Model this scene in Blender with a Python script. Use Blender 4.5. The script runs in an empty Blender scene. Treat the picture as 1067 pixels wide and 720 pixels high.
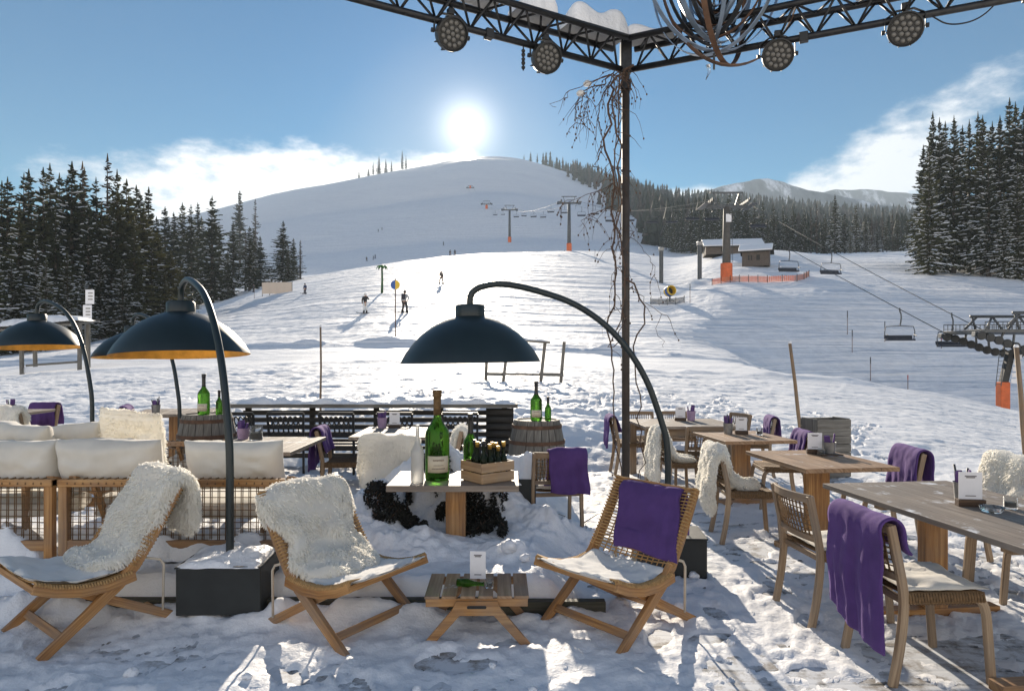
import bpy, bmesh, math, random
import numpy as np
from mathutils import Vector, Matrix
R = math.radians
PI = math.pi
SC = bpy.context.scene
COL = SC.collection
rnd = random.Random(7)
F = 711.0; CX = 533.5; HY = 372.0; CH = 1.6
def PX(px, Y): return (px - CX) / F * Y                 # sideways metres of a sight line at a distance
def PZ(py, Y): return CH - (py - HY) / F * Y

# ------------------------------------------------------------------ noise
def _hash(ix, iy, seed):
    h = (ix.astype(np.int64) * 374761393 + iy.astype(np.int64) * 668265263 + seed * 1442695041) & 0xFFFFFFFF
    h = ((h ^ (h >> 13)) * 1274126177) & 0xFFFFFFFF
    h = h ^ (h >> 16)
    return (h & 0xFFFF) / 65535.0
def vnoise(x, y, seed=0):
    ix = np.floor(x); iy = np.floor(y)
    fx = x - ix; fy = y - iy
    fx = fx * fx * fx * (fx * (fx * 6 - 15) + 10); fy = fy * fy * fy * (fy * (fy * 6 - 15) + 10)
    a = _hash(ix, iy, seed); b = _hash(ix + 1, iy, seed); c = _hash(ix, iy + 1, seed); d = _hash(ix + 1, iy + 1, seed)
    return (a + (b - a) * fx) * (1 - fy) + (c + (d - c) * fx) * fy - 0.5
def fbm(x, y, seed=0, octv=4, gain=.5):
    s = 0; a = 1.0
    for k in range(octv):
        s = s + a * vnoise(x * 2 ** k + 17.3 * k, y * 2 ** k - 9.1 * k, seed + k); a *= gain
    return s
def _sh(ix, iy, seed):
    h = (ix * 374761393 + iy * 668265263 + seed * 1442695041) & 0xFFFFFFFF
    h = ((h ^ (h >> 13)) * 1274126177) & 0xFFFFFFFF
    return ((h ^ (h >> 16)) & 0xFFFF) / 65535.0
def sfbm(x, y, seed=0, octv=4, gain=.5):
    s = 0.0; a = 1.0; f = 1.0
    for k in range(octv):
        X = x * f + 17.3 * k; Y = y * f - 9.1 * k
        ix = math.floor(X); iy = math.floor(Y); fx = X - ix; fy = Y - iy
        fx = fx * fx * fx * (fx * (fx * 6 - 15) + 10); fy = fy * fy * fy * (fy * (fy * 6 - 15) + 10)
        p = _sh(ix, iy, seed + k); q = _sh(ix + 1, iy, seed + k); u = _sh(ix, iy + 1, seed + k); v = _sh(ix + 1, iy + 1, seed + k)
        s += a * ((p + (q - p) * fx) * (1 - fy) + (u + (v - u) * fx) * fy - .5); a *= gain; f *= 2
    return s
def sstep(a, b, x):
    t = np.clip((x - a) / (b - a), 0, 1); return t * t * (3 - 2 * t)

# ------------------------------------------------------------------ object helpers
def tag(o, label=None, cat=None, group=None, kind=None):
    if label: o['label'] = label
    if cat: o['category'] = cat
    if group: o['group'] = group
    if kind: o['kind'] = kind
    return o
def thing(name, label, cat, loc=(0, 0, 0), rz=0.0, group=None, kind=None):
    o = bpy.data.objects.new(name, None); COL.objects.link(o)
    o.empty_display_size = .1
    o.location = loc; o.rotation_euler = (0, 0, rz)
    return tag(o, label, cat, group, kind)
def kids(o): return [c for c in COL.objects if c.parent == o]
KIDS = {}
def dup(o, parent=None):
    c = o.copy(); COL.objects.link(c)
    if parent is not None:
        c.parent = parent; KIDS.setdefault(parent.name, []).append(c)
    for ch in list(KIDS.get(o.name, [])): dup(ch, c)
    return c
def place(o, loc, rz=0.0, label=None, group=None, scale=None):
    o.location = loc; o.rotation_euler = (0, 0, rz)
    if label: o['label'] = label
    if group: o['group'] = group
    if scale: o.scale = (scale,) * 3
    return o
class Proto:
    """first use hands out the original, later uses hand out copies of the thing with all its parts"""
    def __init__(s, root): s.root = root; s.used = False
    def at(s, loc, rz=0.0, label=None, group=None, scale=None):
        o = s.root if not s.used else dup(s.root)
        s.used = True
        return place(o, loc, rz, label, group, scale)

class MB:
    def __init__(s): s.v = []; s.f = []; s.uv = []; s.m = []
    def add(s, vs, fs, uvs=None, mi=0):
        b = len(s.v); s.v += [tuple(v) for v in vs]
        for k, f in enumerate(fs):
            s.f.append([b + i for i in f]); s.m.append(mi)
            if uvs is None: s.uv += [(vs[i][0] + .37 * vs[i][2], vs[i][1] + .61 * vs[i][2]) for i in f]
            else: s.uv += [uvs[i] for i in f]
        return s
    def box(s, c, d, rot=None, mi=0):
        c = Vector(c); hx, hy, hz = d[0] / 2, d[1] / 2, d[2] / 2
        vs = [Vector((x, y, z)) for x in (-hx, hx) for y in (-hy, hy) for z in (-hz, hz)]
        fs = [(0, 1, 3, 2), (4, 6, 7, 5), (0, 4, 5, 1), (2, 3, 7, 6), (0, 2, 6, 4), (1, 5, 7, 3)]
        ax = max(range(3), key=lambda i: d[i]); o = [i for i in range(3) if i != ax]
        off = rnd.random() * 50
        M = Matrix.Identity(3) if rot is None else (Matrix.Rotation(rot, 3, 'Z') if isinstance(rot, (int, float)) else rot)
        uv = [(v[ax] + off, v[o[0]] + v[o[1]] + off) for v in vs]
        return s.add([M @ v + c for v in vs], fs, uv, mi)
    def sweep(s, pts, w, h, side=(0, 1, 0), mi=0, cap=True):
        """rectangular bar along a polyline; w across `side`, h in the bending plane (number or list)"""
        P = [Vector(p) for p in pts]; S = Vector(side).normalized(); n = len(P)
        W = w if isinstance(w, (list, tuple)) else [w] * n
        H = h if isinstance(h, (list, tuple)) else [h] * n
        vs = []; uv = []; L = rnd.random() * 50; o0 = L
        for i, p in enumerate(P):
            if i == 0: t = P[1] - P[0]; k = 1
            elif i == n - 1: t = P[-1] - P[-2]; k = 1
            else:
                a = (P[i] - P[i - 1]).normalized(); b = (P[i + 1] - P[i]).normalized(); t = a + b
                k = 1 / max(.5, math.sqrt(max(.01, (1 + a.dot(b)) / 2)))
            if i: L += (P[i] - P[i - 1]).length
            t.normalize(); sd = (S - t * S.dot(t)).normalized(); nn = t.cross(sd) * k
            for a, b in ((-1, -1), (1, -1), (1, 1), (-1, 1)):
                vs.append(p + sd * (a * W[i] / 2) + nn * (b * H[i] / 2)); uv.append((L, o0 + a * W[i] / 2 + b * H[i]))
        fs = []
        for i in range(n - 1):
            for j in range(4):
                fs.append((4 * i + j, 4 * i + (j + 1) % 4, 4 * i + 4 + (j + 1) % 4, 4 * i + 4 + j))
        if cap: fs += [(3, 2, 1, 0), (4 * n - 4, 4 * n - 3, 4 * n - 2, 4 * n - 1)]
        return s.add(vs, fs, uv, mi)
    def tube(s, pts, r, n=8, mi=0, cap=True):
        P = [Vector(p) for p in pts]; m = len(P)
        rs = r if isinstance(r, (list, tuple)) else [r] * m
        vs = []; uv = []; L = rnd.random() * 9; ref = None
        for i, p in enumerate(P):
            t = (P[min(i + 1, m - 1)] - P[max(i - 1, 0)])
            t = t.normalized() if t.length > 1e-9 else Vector((0, 0, 1))
            if ref is None: ref = t.orthogonal().normalized()
            ref = (ref - t * ref.dot(t))
            ref = ref.normalized() if ref.length > 1e-6 else t.orthogonal().normalized()
            b = t.cross(ref)
            if i: L += (P[i] - P[i - 1]).length
            for j in range(n):
                a = 2 * PI * j / n
                vs.append(p + (ref * math.cos(a) + b * math.sin(a)) * rs[i]); uv.append((L, j / n))
        fs = [(n * i + j, n * i + (j + 1) % n, n * i + n + (j + 1) % n, n * i + n + j) for i in range(m - 1) for j in range(n)]
        if cap: fs += [tuple(range(n - 1, -1, -1)), tuple(range(n * (m - 1), n * m))]
        return s.add(vs, fs, uv, mi)
    def lathe(s, prof, n=24, c=(0, 0, 0), mi=0, closed=False, sx=1, sy=1):
        """prof: [(radius, z)...]"""
        vs = []; uv = []
        for (r, z) in prof:
            for j in range(n):
                a = 2 * PI * j / n
                vs.append((c[0] + r * math.cos(a) * sx, c[1] + r * math.sin(a) * sy, c[2] + z)); uv.append((z, j / n))
        m = len(prof)
        fs = [(n * i + j, n * i + (j + 1) % n, n * i + n + (j + 1) % n, n * i + n + j) for i in range(m - 1) for j in range(n)]
        if closed: fs += [(n * (m - 1) + j, n * (m - 1) + (j + 1) % n, (j + 1) % n, j) for j in range(n)]
        else:
            if prof[0][0] > 1e-5: fs.append(tuple(range(n - 1, -1, -1)))
            if prof[-1][0] > 1e-5: fs.append(tuple(range(n * (m - 1), n * m)))
        return s.add(vs, fs, uv, mi)
    def prism(s, poly, y0, y1, axis='y', mi=0):
        """polygon in the x-z plane (axis y) or the x-y plane (axis z), extruded"""
        n = len(poly); vs = []; uv = []
        for d in (y0, y1):
            for (a, b) in poly:
                vs.append((a, d, b) if axis == 'y' else (a, b, d)); uv.append((a, b + d))
        fs = [tuple(range(n - 1, -1, -1)), tuple(range(n, 2 * n))]
        fs += [(i, (i + 1) % n, n + (i + 1) % n, n + i) for i in range(n)]
        return s.add(vs, fs, uv, mi)
    def grid(s, fn, nu, nv, mi=0, closed_u=False):
        vs = []; uv = []
        for i in range(nu):
            for j in range(nv):
                u = i / (nu if closed_u else nu - 1); v = j / (nv - 1)
                vs.append(Vector(fn(u, v))); uv.append((u, v))
        fs = []
        for i in range(nu if closed_u else nu - 1):
            for j in range(nv - 1):
                a = i * nv + j; b = ((i + 1) % nu) * nv + j
                fs.append((a, b, b + 1, a + 1))
        return s.add(vs, fs, uv, mi)
    def build(s, name, mat, parent=None, smooth=False, bevel=0, loc=None, solid=0, sub=0, seg=2, auto=None):
        me = bpy.data.meshes.new(name)
        me.from_pydata(s.v, [], s.f)
        uvl = me.uv_layers.new(name='UV')
        uvl.data.foreach_set('uv', [c for p in s.uv for c in p])
        for m in (mat if isinstance(mat, (list, tuple)) else [mat]): me.materials.append(m)
        me.polygons.foreach_set('material_index', s.m)
        bm = bmesh.new(); bm.from_mesh(me)
        bmesh.ops.recalc_face_normals(bm, faces=bm.faces); bm.to_mesh(me); bm.free()
        if smooth: me.polygons.foreach_set('use_smooth', [True] * len(me.polygons))
        if auto is not None: me.set_sharp_from_angle(angle=R(auto))
        me.update()
        o = bpy.data.objects.new(name, me); COL.objects.link(o)
        if parent is not None:
            o.parent = parent; KIDS.setdefault(parent.name, []).append(o)
        if loc is not None: o.location = loc
        if solid:
            md = o.modifiers.new('solid', 'SOLIDIFY'); md.thickness = solid; md.offset = 0
        if sub:
            md = o.modifiers.new('sub', 'SUBSURF'); md.levels = sub; md.render_levels = sub
        if bevel:
            md = o.modifiers.new('bevel', 'BEVEL'); md.width = bevel; md.segments = seg; md.limit_method = 'ANGLE'; md.angle_limit = R(35)
            md.harden_normals = False
        return o

# ------------------------------------------------------------------ materials
def newmat(name):
    m = bpy.data.materials.new(name); m.use_nodes = True
    nt = m.node_tree; p = nt.nodes['Principled BSDF']
    return m, nt, p
def N(nt, t, **kw):
    n = nt.nodes.new(t)
    for k, v in kw.items(): setattr(n, k, v)
    return n
def ramp(nt, fac, stops):
    r = nt.nodes.new('ShaderNodeValToRGB'); e = r.color_ramp.elements
    while len(e) < len(stops): e.new(.5)
    for el, (p, c) in zip(e, stops):
        el.position = p; el.color = (c[0], c[1], c[2], 1)
    nt.links.new(fac, r.inputs[0]); return r.outputs[0]
def noise_node(nt, vec, scale, detail=4, rough=.55):
    n = nt.nodes.new('ShaderNodeTexNoise'); n.inputs['Scale'].default_value = scale
    n.inputs['Detail'].default_value = detail; n.inputs['Roughness'].default_value = rough
    if vec is not None: nt.links.new(vec, n.inputs['Vector'])
    return n.outputs['Fac']
def mapping(nt, out, scale=(1, 1, 1), loc=(0, 0, 0)):
    m = nt.nodes.new('ShaderNodeMapping'); m.inputs['Scale'].default_value = scale; m.inputs['Location'].default_value = loc
    nt.links.new(out, m.inputs['Vector']); return m.outputs[0]
def bump(nt, p, h, strength=.4, dist=.01):
    b = nt.nodes.new('ShaderNodeBump'); b.inputs['Strength'].default_value = strength; b.inputs['Distance'].default_value = dist
    nt.links.new(h, b.inputs['Height']); nt.links.new(b.outputs[0], p.inputs['Normal']); return b
def simple(name, col, rough=.6, metal=0, var=.12, scale=9, bmp=0, bdist=.01, spec=.5, trans=0):
    m, nt, p = newmat(name)
    tc = N(nt, 'ShaderNodeTexCoord'); f = noise_node(nt, tc.outputs['Object'], scale, 5)
    a = [max(0, c * (1 - var)) for c in col]; b = [min(1, c * (1 + var)) for c in col]
    nt.links.new(ramp(nt, f, [(.3, a), (.7, b)]), p.inputs['Base Color'])
    p.inputs['Roughness'].default_value = rough; p.inputs['Metallic'].default_value = metal
    p.inputs['Specular IOR Level'].default_value = spec
    if bmp: bump(nt, p, noise_node(nt, tc.outputs['Object'], scale * 6, 4), bmp, bdist)
    if trans: p.inputs['Transmission Weight'].default_value = trans
    return m
def wood(name, dark, mid, light, rough=.55, grain=1.0, frost=0.0, bmp=.35):
    m, nt, p = newmat(name)
    uv = N(nt, 'ShaderNodeUVMap'); uv.uv_map = 'UV'
    g = noise_node(nt, mapping(nt, uv.outputs[0], (2.2 * grain, 46 * grain, 1)), 1.0, 6, .62)
    g2 = noise_node(nt, mapping(nt, uv.outputs[0], (1.1, 5, 1)), 1.7, 3)
    mx = N(nt, 'ShaderNodeMath', operation='MULTIPLY_ADD'); mx.inputs[1].default_value = .6
    nt.links.new(g2, mx.inputs[0]); nt.links.new(g, mx.inputs[2])
    c = ramp(nt, mx.outputs[0], [(.52, dark), (.8, mid), (1.0, light)])
    tw = N(nt, 'ShaderNodeTexCoord'); oi = N(nt, 'ShaderNodeObjectInfo')
    wn = noise_node(nt, mapping(nt, tw.outputs['Object'], (1, 1, 1)), 3.1, 5, .6)
    wa = N(nt, 'ShaderNodeMath', operation='MULTIPLY_ADD'); wa.inputs[1].default_value = .22; nt.links.new(oi.outputs['Random'], wa.inputs[0]); nt.links.new(wn, wa.inputs[2])
    wr = N(nt, 'ShaderNodeMapRange'); wr.inputs[1].default_value = .50; wr.inputs[2].default_value = .86; wr.inputs[4].default_value = .62; nt.links.new(wa.outputs[0], wr.inputs[0])
    gm = N(nt, 'ShaderNodeMix', data_type='RGBA'); nt.links.new(wr.outputs[0], gm.inputs[0]); nt.links.new(c, gm.inputs[6]); lu = sum(mid) / 3; gm.inputs[7].default_value = (lu * .95, lu * .84, lu * .72, 1)
    c = gm.outputs[2]
    if frost:
        geo = N(nt, 'ShaderNodeNewGeometry'); sx = N(nt, 'ShaderNodeSeparateXYZ'); nt.links.new(geo.outputs['Normal'], sx.inputs[0])
        tc = N(nt, 'ShaderNodeTexCoord')
        fn = noise_node(nt, tc.outputs['Object'], 5.5, 6, .65)
        fr = N(nt, 'ShaderNodeMapRange'); fr.inputs[1].default_value = .62 - frost * .3; fr.inputs[2].default_value = .72 - frost * .2
        nt.links.new(fn, fr.inputs[0])
        up = N(nt, 'ShaderNodeMapRange'); up.inputs[1].default_value = .55; up.inputs[2].default_value = .8; nt.links.new(sx.outputs[2], up.inputs[0])
        ml = N(nt, 'ShaderNodeMath', operation='MULTIPLY'); nt.links.new(fr.outputs[0], ml.inputs[0]); nt.links.new(up.outputs[0], ml.inputs[1])
        mix = N(nt, 'ShaderNodeMix', data_type='RGBA'); nt.links.new(ml.outputs[0], mix.inputs[0]); nt.links.new(c, mix.inputs[6])
        mix.inputs[7].default_value = (.72, .74, .78, 1); c = mix.outputs[2]
    nt.links.new(c, p.inputs['Base Color']); p.inputs['Roughness'].default_value = rough
    p.inputs['Specular IOR Level'].default_value = .35
    bump(nt, p, mx.outputs[0], bmp, .004)
    return m
M = {}
def snow_mat(name, scales=((14, .02), (55, .006)), tint=(.80, .81, .83)):
    m, nt, p = newmat(name)
    tc = N(nt, 'ShaderNodeTexCoord')
    p.inputs['Base Color'].default_value = (*tint, 1)
    p.inputs['Roughness'].default_value = .55; p.inputs['Specular IOR Level'].default_value = .45
    prev = None
    for s, d in scales:
        b = N(nt, 'ShaderNodeBump'); b.inputs['Strength'].default_value = .8; b.inputs['Distance'].default_value = d
        nt.links.new(noise_node(nt, tc.outputs['Object'], s, 4, .6), b.inputs['Height'])
        if prev: nt.links.new(prev, b.inputs['Normal'])
        prev = b.outputs[0]
    nt.links.new(prev, p.inputs['Normal'])
    return m
M['snow'] = snow_mat('snow_clumps')
M['teak'] = wood('oiled_teak', (.15, .065, .022), (.38, .185, .062), (.55, .31, .12), .5)
M['oak'] = wood('weathered_oak', (.15, .095, .055), (.30, .205, .125), (.42, .31, .20), .6)
M['top'] = wood('grey_table_boards', (.13, .10, .08), (.24, .19, .15), (.38, .32, .26), .6, frost=.12)
M['topwarm'] = wood('honey_table_boards', (.16, .09, .045), (.33, .20, .11), (.46, .31, .19), .55, frost=.1)
M['grey_wood'] = wood('silver_barrel_wood', (.06, .055, .05), (.16, .15, .13), (.27, .25, .22), .75)
M['dark_wood'] = wood('dark_fence_wood', (.012, .012, .011), (.03, .028, .025), (.06, .055, .05), .7)
M['pine'] = wood('pale_crate_pine', (.26, .14, .06), (.42, .26, .13), (.52, .35, .19), .6)
M['post_wood'] = wood('pole_wood', (.12, .07, .04), (.25, .16, .09), (.34, .24, .15), .7)
M['rope'] = simple('tan_rope', (.42, .25, .10), .8, var=.3, scale=60, bmp=.5, bdist=.004)
M['rope_dark'] = simple('brown_rope', (.17, .10, .045), .85, var=.35, scale=60, bmp=.5, bdist=.004)
M['lamp'] = simple('petrol_black_paint', (.010, .019, .022), .42, var=.2, scale=5)
M['gold'] = simple('gold_leaf_inside', (.75, .36, .055), .45, metal=.6, var=.2, scale=12)
M['black'] = simple('black_steel', (.012, .013, .014), .5, var=.25, scale=8)
M['base_box'] = simple('charcoal_sheet', (.016, .019, .019), .6, var=.3, scale=5, bmp=.1)
M['truss'] = simple('dark_aluminium', (.03, .031, .034), .42, metal=.6, var=.3, scale=20)
M['blue_steel'] = simple('blued_steel', (.21, .27, .35), .35, metal=.5, var=.3, scale=6)
M['rust'] = simple('rusty_steel', (.10, .052, .03), .75, var=.5, scale=9, bmp=.2)
M['post_steel'] = simple('brown_post_steel', (.045, .036, .030), .6, var=.3, scale=12)
def cloth(name, col, var=.1, scale=220, bmp=.35, rough=.9, sheen=.3, trl=.15):
    m, nt, p = newmat(name)
    tc = N(nt, 'ShaderNodeTexCoord'); f = noise_node(nt, tc.outputs['Object'], 7, 5)
    nt.links.new(ramp(nt, f, [(.3, [c * (1 - var) for c in col]), (.7, [min(1, c * (1 + var)) for c in col])]), p.inputs['Base Color'])
    p.inputs['Roughness'].default_value = rough; p.inputs['Specular IOR Level'].default_value = .2
    p.inputs['Sheen Weight'].default_value = sheen; p.inputs['Sheen Roughness'].default_value = .5
    p.inputs['Sheen Tint'].default_value = (*[min(1, c * 1.5 + .1) for c in col], 1)
    bump(nt, p, noise_node(nt, tc.outputs['Object'], scale, 2), bmp, .003)
    if trl:
        t = N(nt, 'ShaderNodeBsdfTranslucent'); t.inputs[0].default_value = (*col, 1)
        ms = N(nt, 'ShaderNodeMixShader'); ms.inputs[0].default_value = trl
        out = nt.nodes['Material Output']
        nt.links.new(p.outputs[0], ms.inputs[1]); nt.links.new(t.outputs[0], ms.inputs[2]); nt.links.new(ms.outputs[0], out.inputs[0])
    return m
M['canvas'] = cloth('ecru_canvas', (.73, .69, .61), .06, 300, .3, trl=.12)
M['white_canvas'] = cloth('white_canvas', (.76, .74, .70), .05, 300, .3, trl=.12)
M['purple'] = cloth('purple_fleece', (.098, .050, .182), .16, 160, .5, sheen=.5, trl=.1)
M['wool'] = cloth('cream_sheepskin', (.96, .93, .86), .05, 60, .2, sheen=.4, trl=.45)
def glass(name, col, rough=.05, trans=.9):
    m, nt, p = newmat(name)
    p.inputs['Base Color'].default_value = (*col, 1); p.inputs['Roughness'].default_value = rough
    p.inputs['Transmission Weight'].default_value = trans; p.inputs['IOR'].default_value = 1.2
    p.inputs['Specular IOR Level'].default_value = .7
    return m
M['green_glass'] = glass('bottle_green_glass', (.10, .30, .03))
M['dark_glass'] = glass('dark_bottle_glass', (.012, .022, .010), .1, .35)
M['clear_glass'] = glass('clear_glass', (.93, .95, .95), .04, .92)
M['frost_glass'] = glass('frosted_glass', (.86, .85, .80), .45, .55)
M['foil'] = simple('brown_gold_foil', (.16, .10, .045), .45, metal=.5, var=.4, scale=50, bmp=.4)
M['foil_black'] = simple('black_foil', (.02, .02, .022), .4, var=.3, scale=60)
M['foil_gold'] = simple('gold_foil', (.55, .33, .07), .4, metal=.6, var=.25, scale=60)
M['label'] = simple('cream_paper', (.62, .55, .42), .8, var=.06, scale=20)
M['paper'] = simple('white_paper', (.80, .79, .80), .8, var=.03, scale=20)
M['ink'] = simple('grey_ink', (.16, .15, .16), .8, var=.1, scale=20)
M['tin'] = simple('galvanised_tin', (.28, .28, .28), .45, metal=.7, var=.2, scale=30)
M['lilac'] = simple('lilac_pot', (.36, .25, .38), .6, var=.1, scale=20)
M['purple_paper'] = simple('purple_napkin', (.10, .05, .18), .8, var=.2, scale=40)
M['brown_stand'] = wood('dark_stand_wood', (.03, .018, .012), (.07, .04, .025), (.12, .07, .04))
M['cream_rod'] = simple('cream_painted_rod', (.55, .48, .38), .5, var=.1)
M['orange'] = simple('orange_foam', (.62, .13, .035), .7, var=.15, scale=3)
M['steel'] = simple('galvanised_steel', (.085, .09, .095), .5, metal=.4, var=.2, scale=3)
M['hut'] = wood('weathered_hut_boards', (.06, .045, .036), (.13, .10, .08), (.2, .16, .13), .85)
M['bark'] = simple('spruce_bark', (.075, .058, .048), .9, var=.35, scale=3, bmp=.5, bdist=.05)
M['twig'] = simple('vine_bark', (.085, .052, .036), .85, var=.35, scale=30)
M['rock'] = simple('dark_shrub_rock', (.018, .019, .015), .9, var=.6, scale=14, bmp=.8, bdist=.03)
# ------------------------------------------------------------------ camera
cam_d = bpy.data.cameras.new('camera'); cam = bpy.data.objects.new('camera', cam_d); COL.objects.link(cam)
cam.location = (0, 0, CH); cam.rotation_euler = (R(90), 0, 0)
cam_d.sensor_width = 36; cam_d.lens = 36 * F / 1067.0; cam_d.shift_y = 12 / 1067.0
cam_d.clip_start = .05; cam_d.clip_end = 9000
SC.camera = cam

# ------------------------------------------------------------------ sky and sun
SUN_EL = math.atan((HY - 133) / F * math.cos(.067)); SUN_AZ = math.atan((486 - CX) / F)      # azimuth from +Y, negative = to the left
sdir = Vector((math.sin(SUN_AZ) * math.cos(SUN_EL), math.cos(SUN_AZ) * math.cos(SUN_EL), math.sin(SUN_EL)))
W = bpy.data.worlds.new('World'); SC.world = W; W.use_nodes = True
nt = W.node_tree; bg = nt.nodes['Background']
SKY_STRENGTH = .046
sky = N(nt, 'ShaderNodeTexSky'); sky.sky_type = 'NISHITA'; sky.sun_disc = False
sky.sun_elevation = SUN_EL; sky.sun_rotation = SUN_AZ; sky.altitude = 900; sky.air_density = 1.25; sky.dust_density = .25; sky.ozone_density = 2.2
tc = N(nt, 'ShaderNodeTexCoord'); sx = N(nt, 'ShaderNodeSeparateXYZ'); nt.links.new(tc.outputs['Generated'], sx.inputs[0])
def mth(op, a, b=None, c=None, clamp=False):
    n = N(nt, 'ShaderNodeMath', operation=op); n.use_clamp = clamp
    for i, v in enumerate((a, b, c)):
        if v is None: continue
        if isinstance(v, (int, float)): n.inputs[i].default_value = v
        else: nt.links.new(v, n.inputs[i])
    return n.outputs[0]
az = mth('ARCTAN2', sx.outputs[0], sx.outputs[1]); el = mth('ARCSINE', sx.outputs[2])
comb = N(nt, 'ShaderNodeCombineXYZ'); nt.links.new(mth('MULTIPLY', az, 1.0), comb.inputs[0]); nt.links.new(mth('MULTIPLY', el, 2.1), comb.inputs[1])
def blob(a0, e0, ra, re, tilt=0.0):
    da = mth('SUBTRACT', az, a0); de = mth('SUBTRACT', mth('SUBTRACT', el, e0), mth('MULTIPLY', da, tilt))
    q = mth('ADD', mth('POWER', mth('ABSOLUTE', mth('DIVIDE', da, ra)), 2.0), mth('POWER', mth('ABSOLUTE', mth('DIVIDE', de, re)), 2.0))
    return mth('SUBTRACT', 1.0, q, clamp=True)
n1 = noise_node(nt, comb.outputs[0], 7.0, 8, .6); n2 = noise_node(nt, comb.outputs[0], 19.0, 6, .6)
shape = mth('ADD', mth('MULTIPLY', mth('SUBTRACT', n1, .5), 2.0), mth('MULTIPLY', mth('SUBTRACT', n2, .5), .5))
msk = mth('MAXIMUM', mth('MAXIMUM', blob(-.33, .20, .34, .13), blob(-.10, .235, .26, .085)), mth('MAXIMUM', mth('MULTIPLY', blob(.47, .225, .26, .075, .22), .82), mth('MULTIPLY', blob(.60, .31, .17, .05, .3), .7)))
msk = mth('MAXIMUM', msk, blob(.33, .215, .22, .035))
dens = mth('MULTIPLY', mth('ADD', mth('ADD', mth('MULTIPLY', msk, 1.25), shape), -.52), 2.3, clamp=True)
dens = mth('MULTIPLY', mth('POWER', dens, 1.6), .95)
vd = N(nt, 'ShaderNodeVectorMath', operation='DOT_PRODUCT'); nt.links.new(tc.outputs['Generated'], vd.inputs[0]); vd.inputs[1].default_value = sdir
cosd = mth('MAXIMUM', vd.outputs['Value'], 0.0)
near = mth('POWER', cosd, 14.0)
cl = N(nt, 'ShaderNodeMix', data_type='RGBA'); cl.inputs[6].default_value = (10.5, 11.0, 11.6, 1); cl.inputs[7].default_value = (19, 18.4, 17.6, 1)
nt.links.new(near, cl.inputs[0])
mixc = N(nt, 'ShaderNodeMix', data_type='RGBA'); nt.links.new(dens, mixc.inputs[0]); 
hs = N(nt, 'ShaderNodeHueSaturation'); hs.inputs['Saturation'].default_value = 2.2; hs.inputs['Value'].default_value = .86; nt.links.new(sky.outputs[0], hs.inputs['Color'])
nt.links.new(hs.outputs[0], mixc.inputs[6]); nt.links.new(cl.outputs[2], mixc.inputs[7])
# unseen fill light added to the sky behind the camera, cloud-shaped, warmer low down
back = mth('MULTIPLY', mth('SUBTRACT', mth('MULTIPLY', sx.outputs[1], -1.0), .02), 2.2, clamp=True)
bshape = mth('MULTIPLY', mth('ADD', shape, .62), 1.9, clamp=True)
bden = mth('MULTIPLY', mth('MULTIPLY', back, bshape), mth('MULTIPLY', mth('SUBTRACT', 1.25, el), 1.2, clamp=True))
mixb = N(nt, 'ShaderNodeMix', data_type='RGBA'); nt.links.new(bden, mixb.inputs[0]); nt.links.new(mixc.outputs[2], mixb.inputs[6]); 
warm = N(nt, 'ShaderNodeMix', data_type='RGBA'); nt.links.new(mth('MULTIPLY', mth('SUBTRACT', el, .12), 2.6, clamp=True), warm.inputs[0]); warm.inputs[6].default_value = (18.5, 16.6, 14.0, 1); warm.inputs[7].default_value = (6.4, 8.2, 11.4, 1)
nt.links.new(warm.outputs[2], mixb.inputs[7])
# the bright air round the sun, and its disc
glow = mth('ADD', mth('MULTIPLY', mth('POWER', cosd, 60000.0), 900.0), mth('ADD', mth('MULTIPLY', mth('POWER', cosd, 26000.0), 260.0), mth('ADD', mth('MULTIPLY', mth('POWER', cosd, 1600.0), 13.0), mth('MULTIPLY', mth('POWER', cosd, 110.0), 1.7))))
gc = N(nt, 'ShaderNodeMix', data_type='RGBA', blend_type='ADD'); gc.inputs[0].default_value = 1.0
gcol = N(nt, 'ShaderNodeVectorMath', operation='SCALE'); gcol.inputs[0].default_value = (1.0, .93, .82); nt.links.new(glow, gcol.inputs['Scale'])
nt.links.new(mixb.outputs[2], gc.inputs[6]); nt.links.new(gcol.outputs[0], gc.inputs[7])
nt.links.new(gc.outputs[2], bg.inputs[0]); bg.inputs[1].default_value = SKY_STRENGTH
sl = bpy.data.lights.new('sun', 'SUN'); so = bpy.data.objects.new('sun', sl); COL.objects.link(so)
sl.energy = 5.0; sl.angle = R(.5); sl.color = (1.0, .875, .71)
so.rotation_euler = sdir.to_track_quat('Z', 'Y').to_euler(); so.location = sdir * 60
SC.view_settings.view_transform = 'Standard'; SC.view_settings.look = 'None'; SC.view_settings.exposure = 0.93; SC.view_settings.gamma = 1
SC.render.engine = 'CYCLES'
cy = SC.cycles
cy.use_denoising = True
try: cy.denoiser = 'OPENIMAGEDENOISE'
except Exception: pass
cy.max_bounces = 7; cy.diffuse_bounces = 3; cy.glossy_bounces = 3; cy.transmission_bounces = 6; cy.transparent_max_bounces = 8; cy.volume_bounces = 0
cy.sample_clamp_indirect = 6; cy.caustics_reflective = False; cy.caustics_refractive = False

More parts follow.
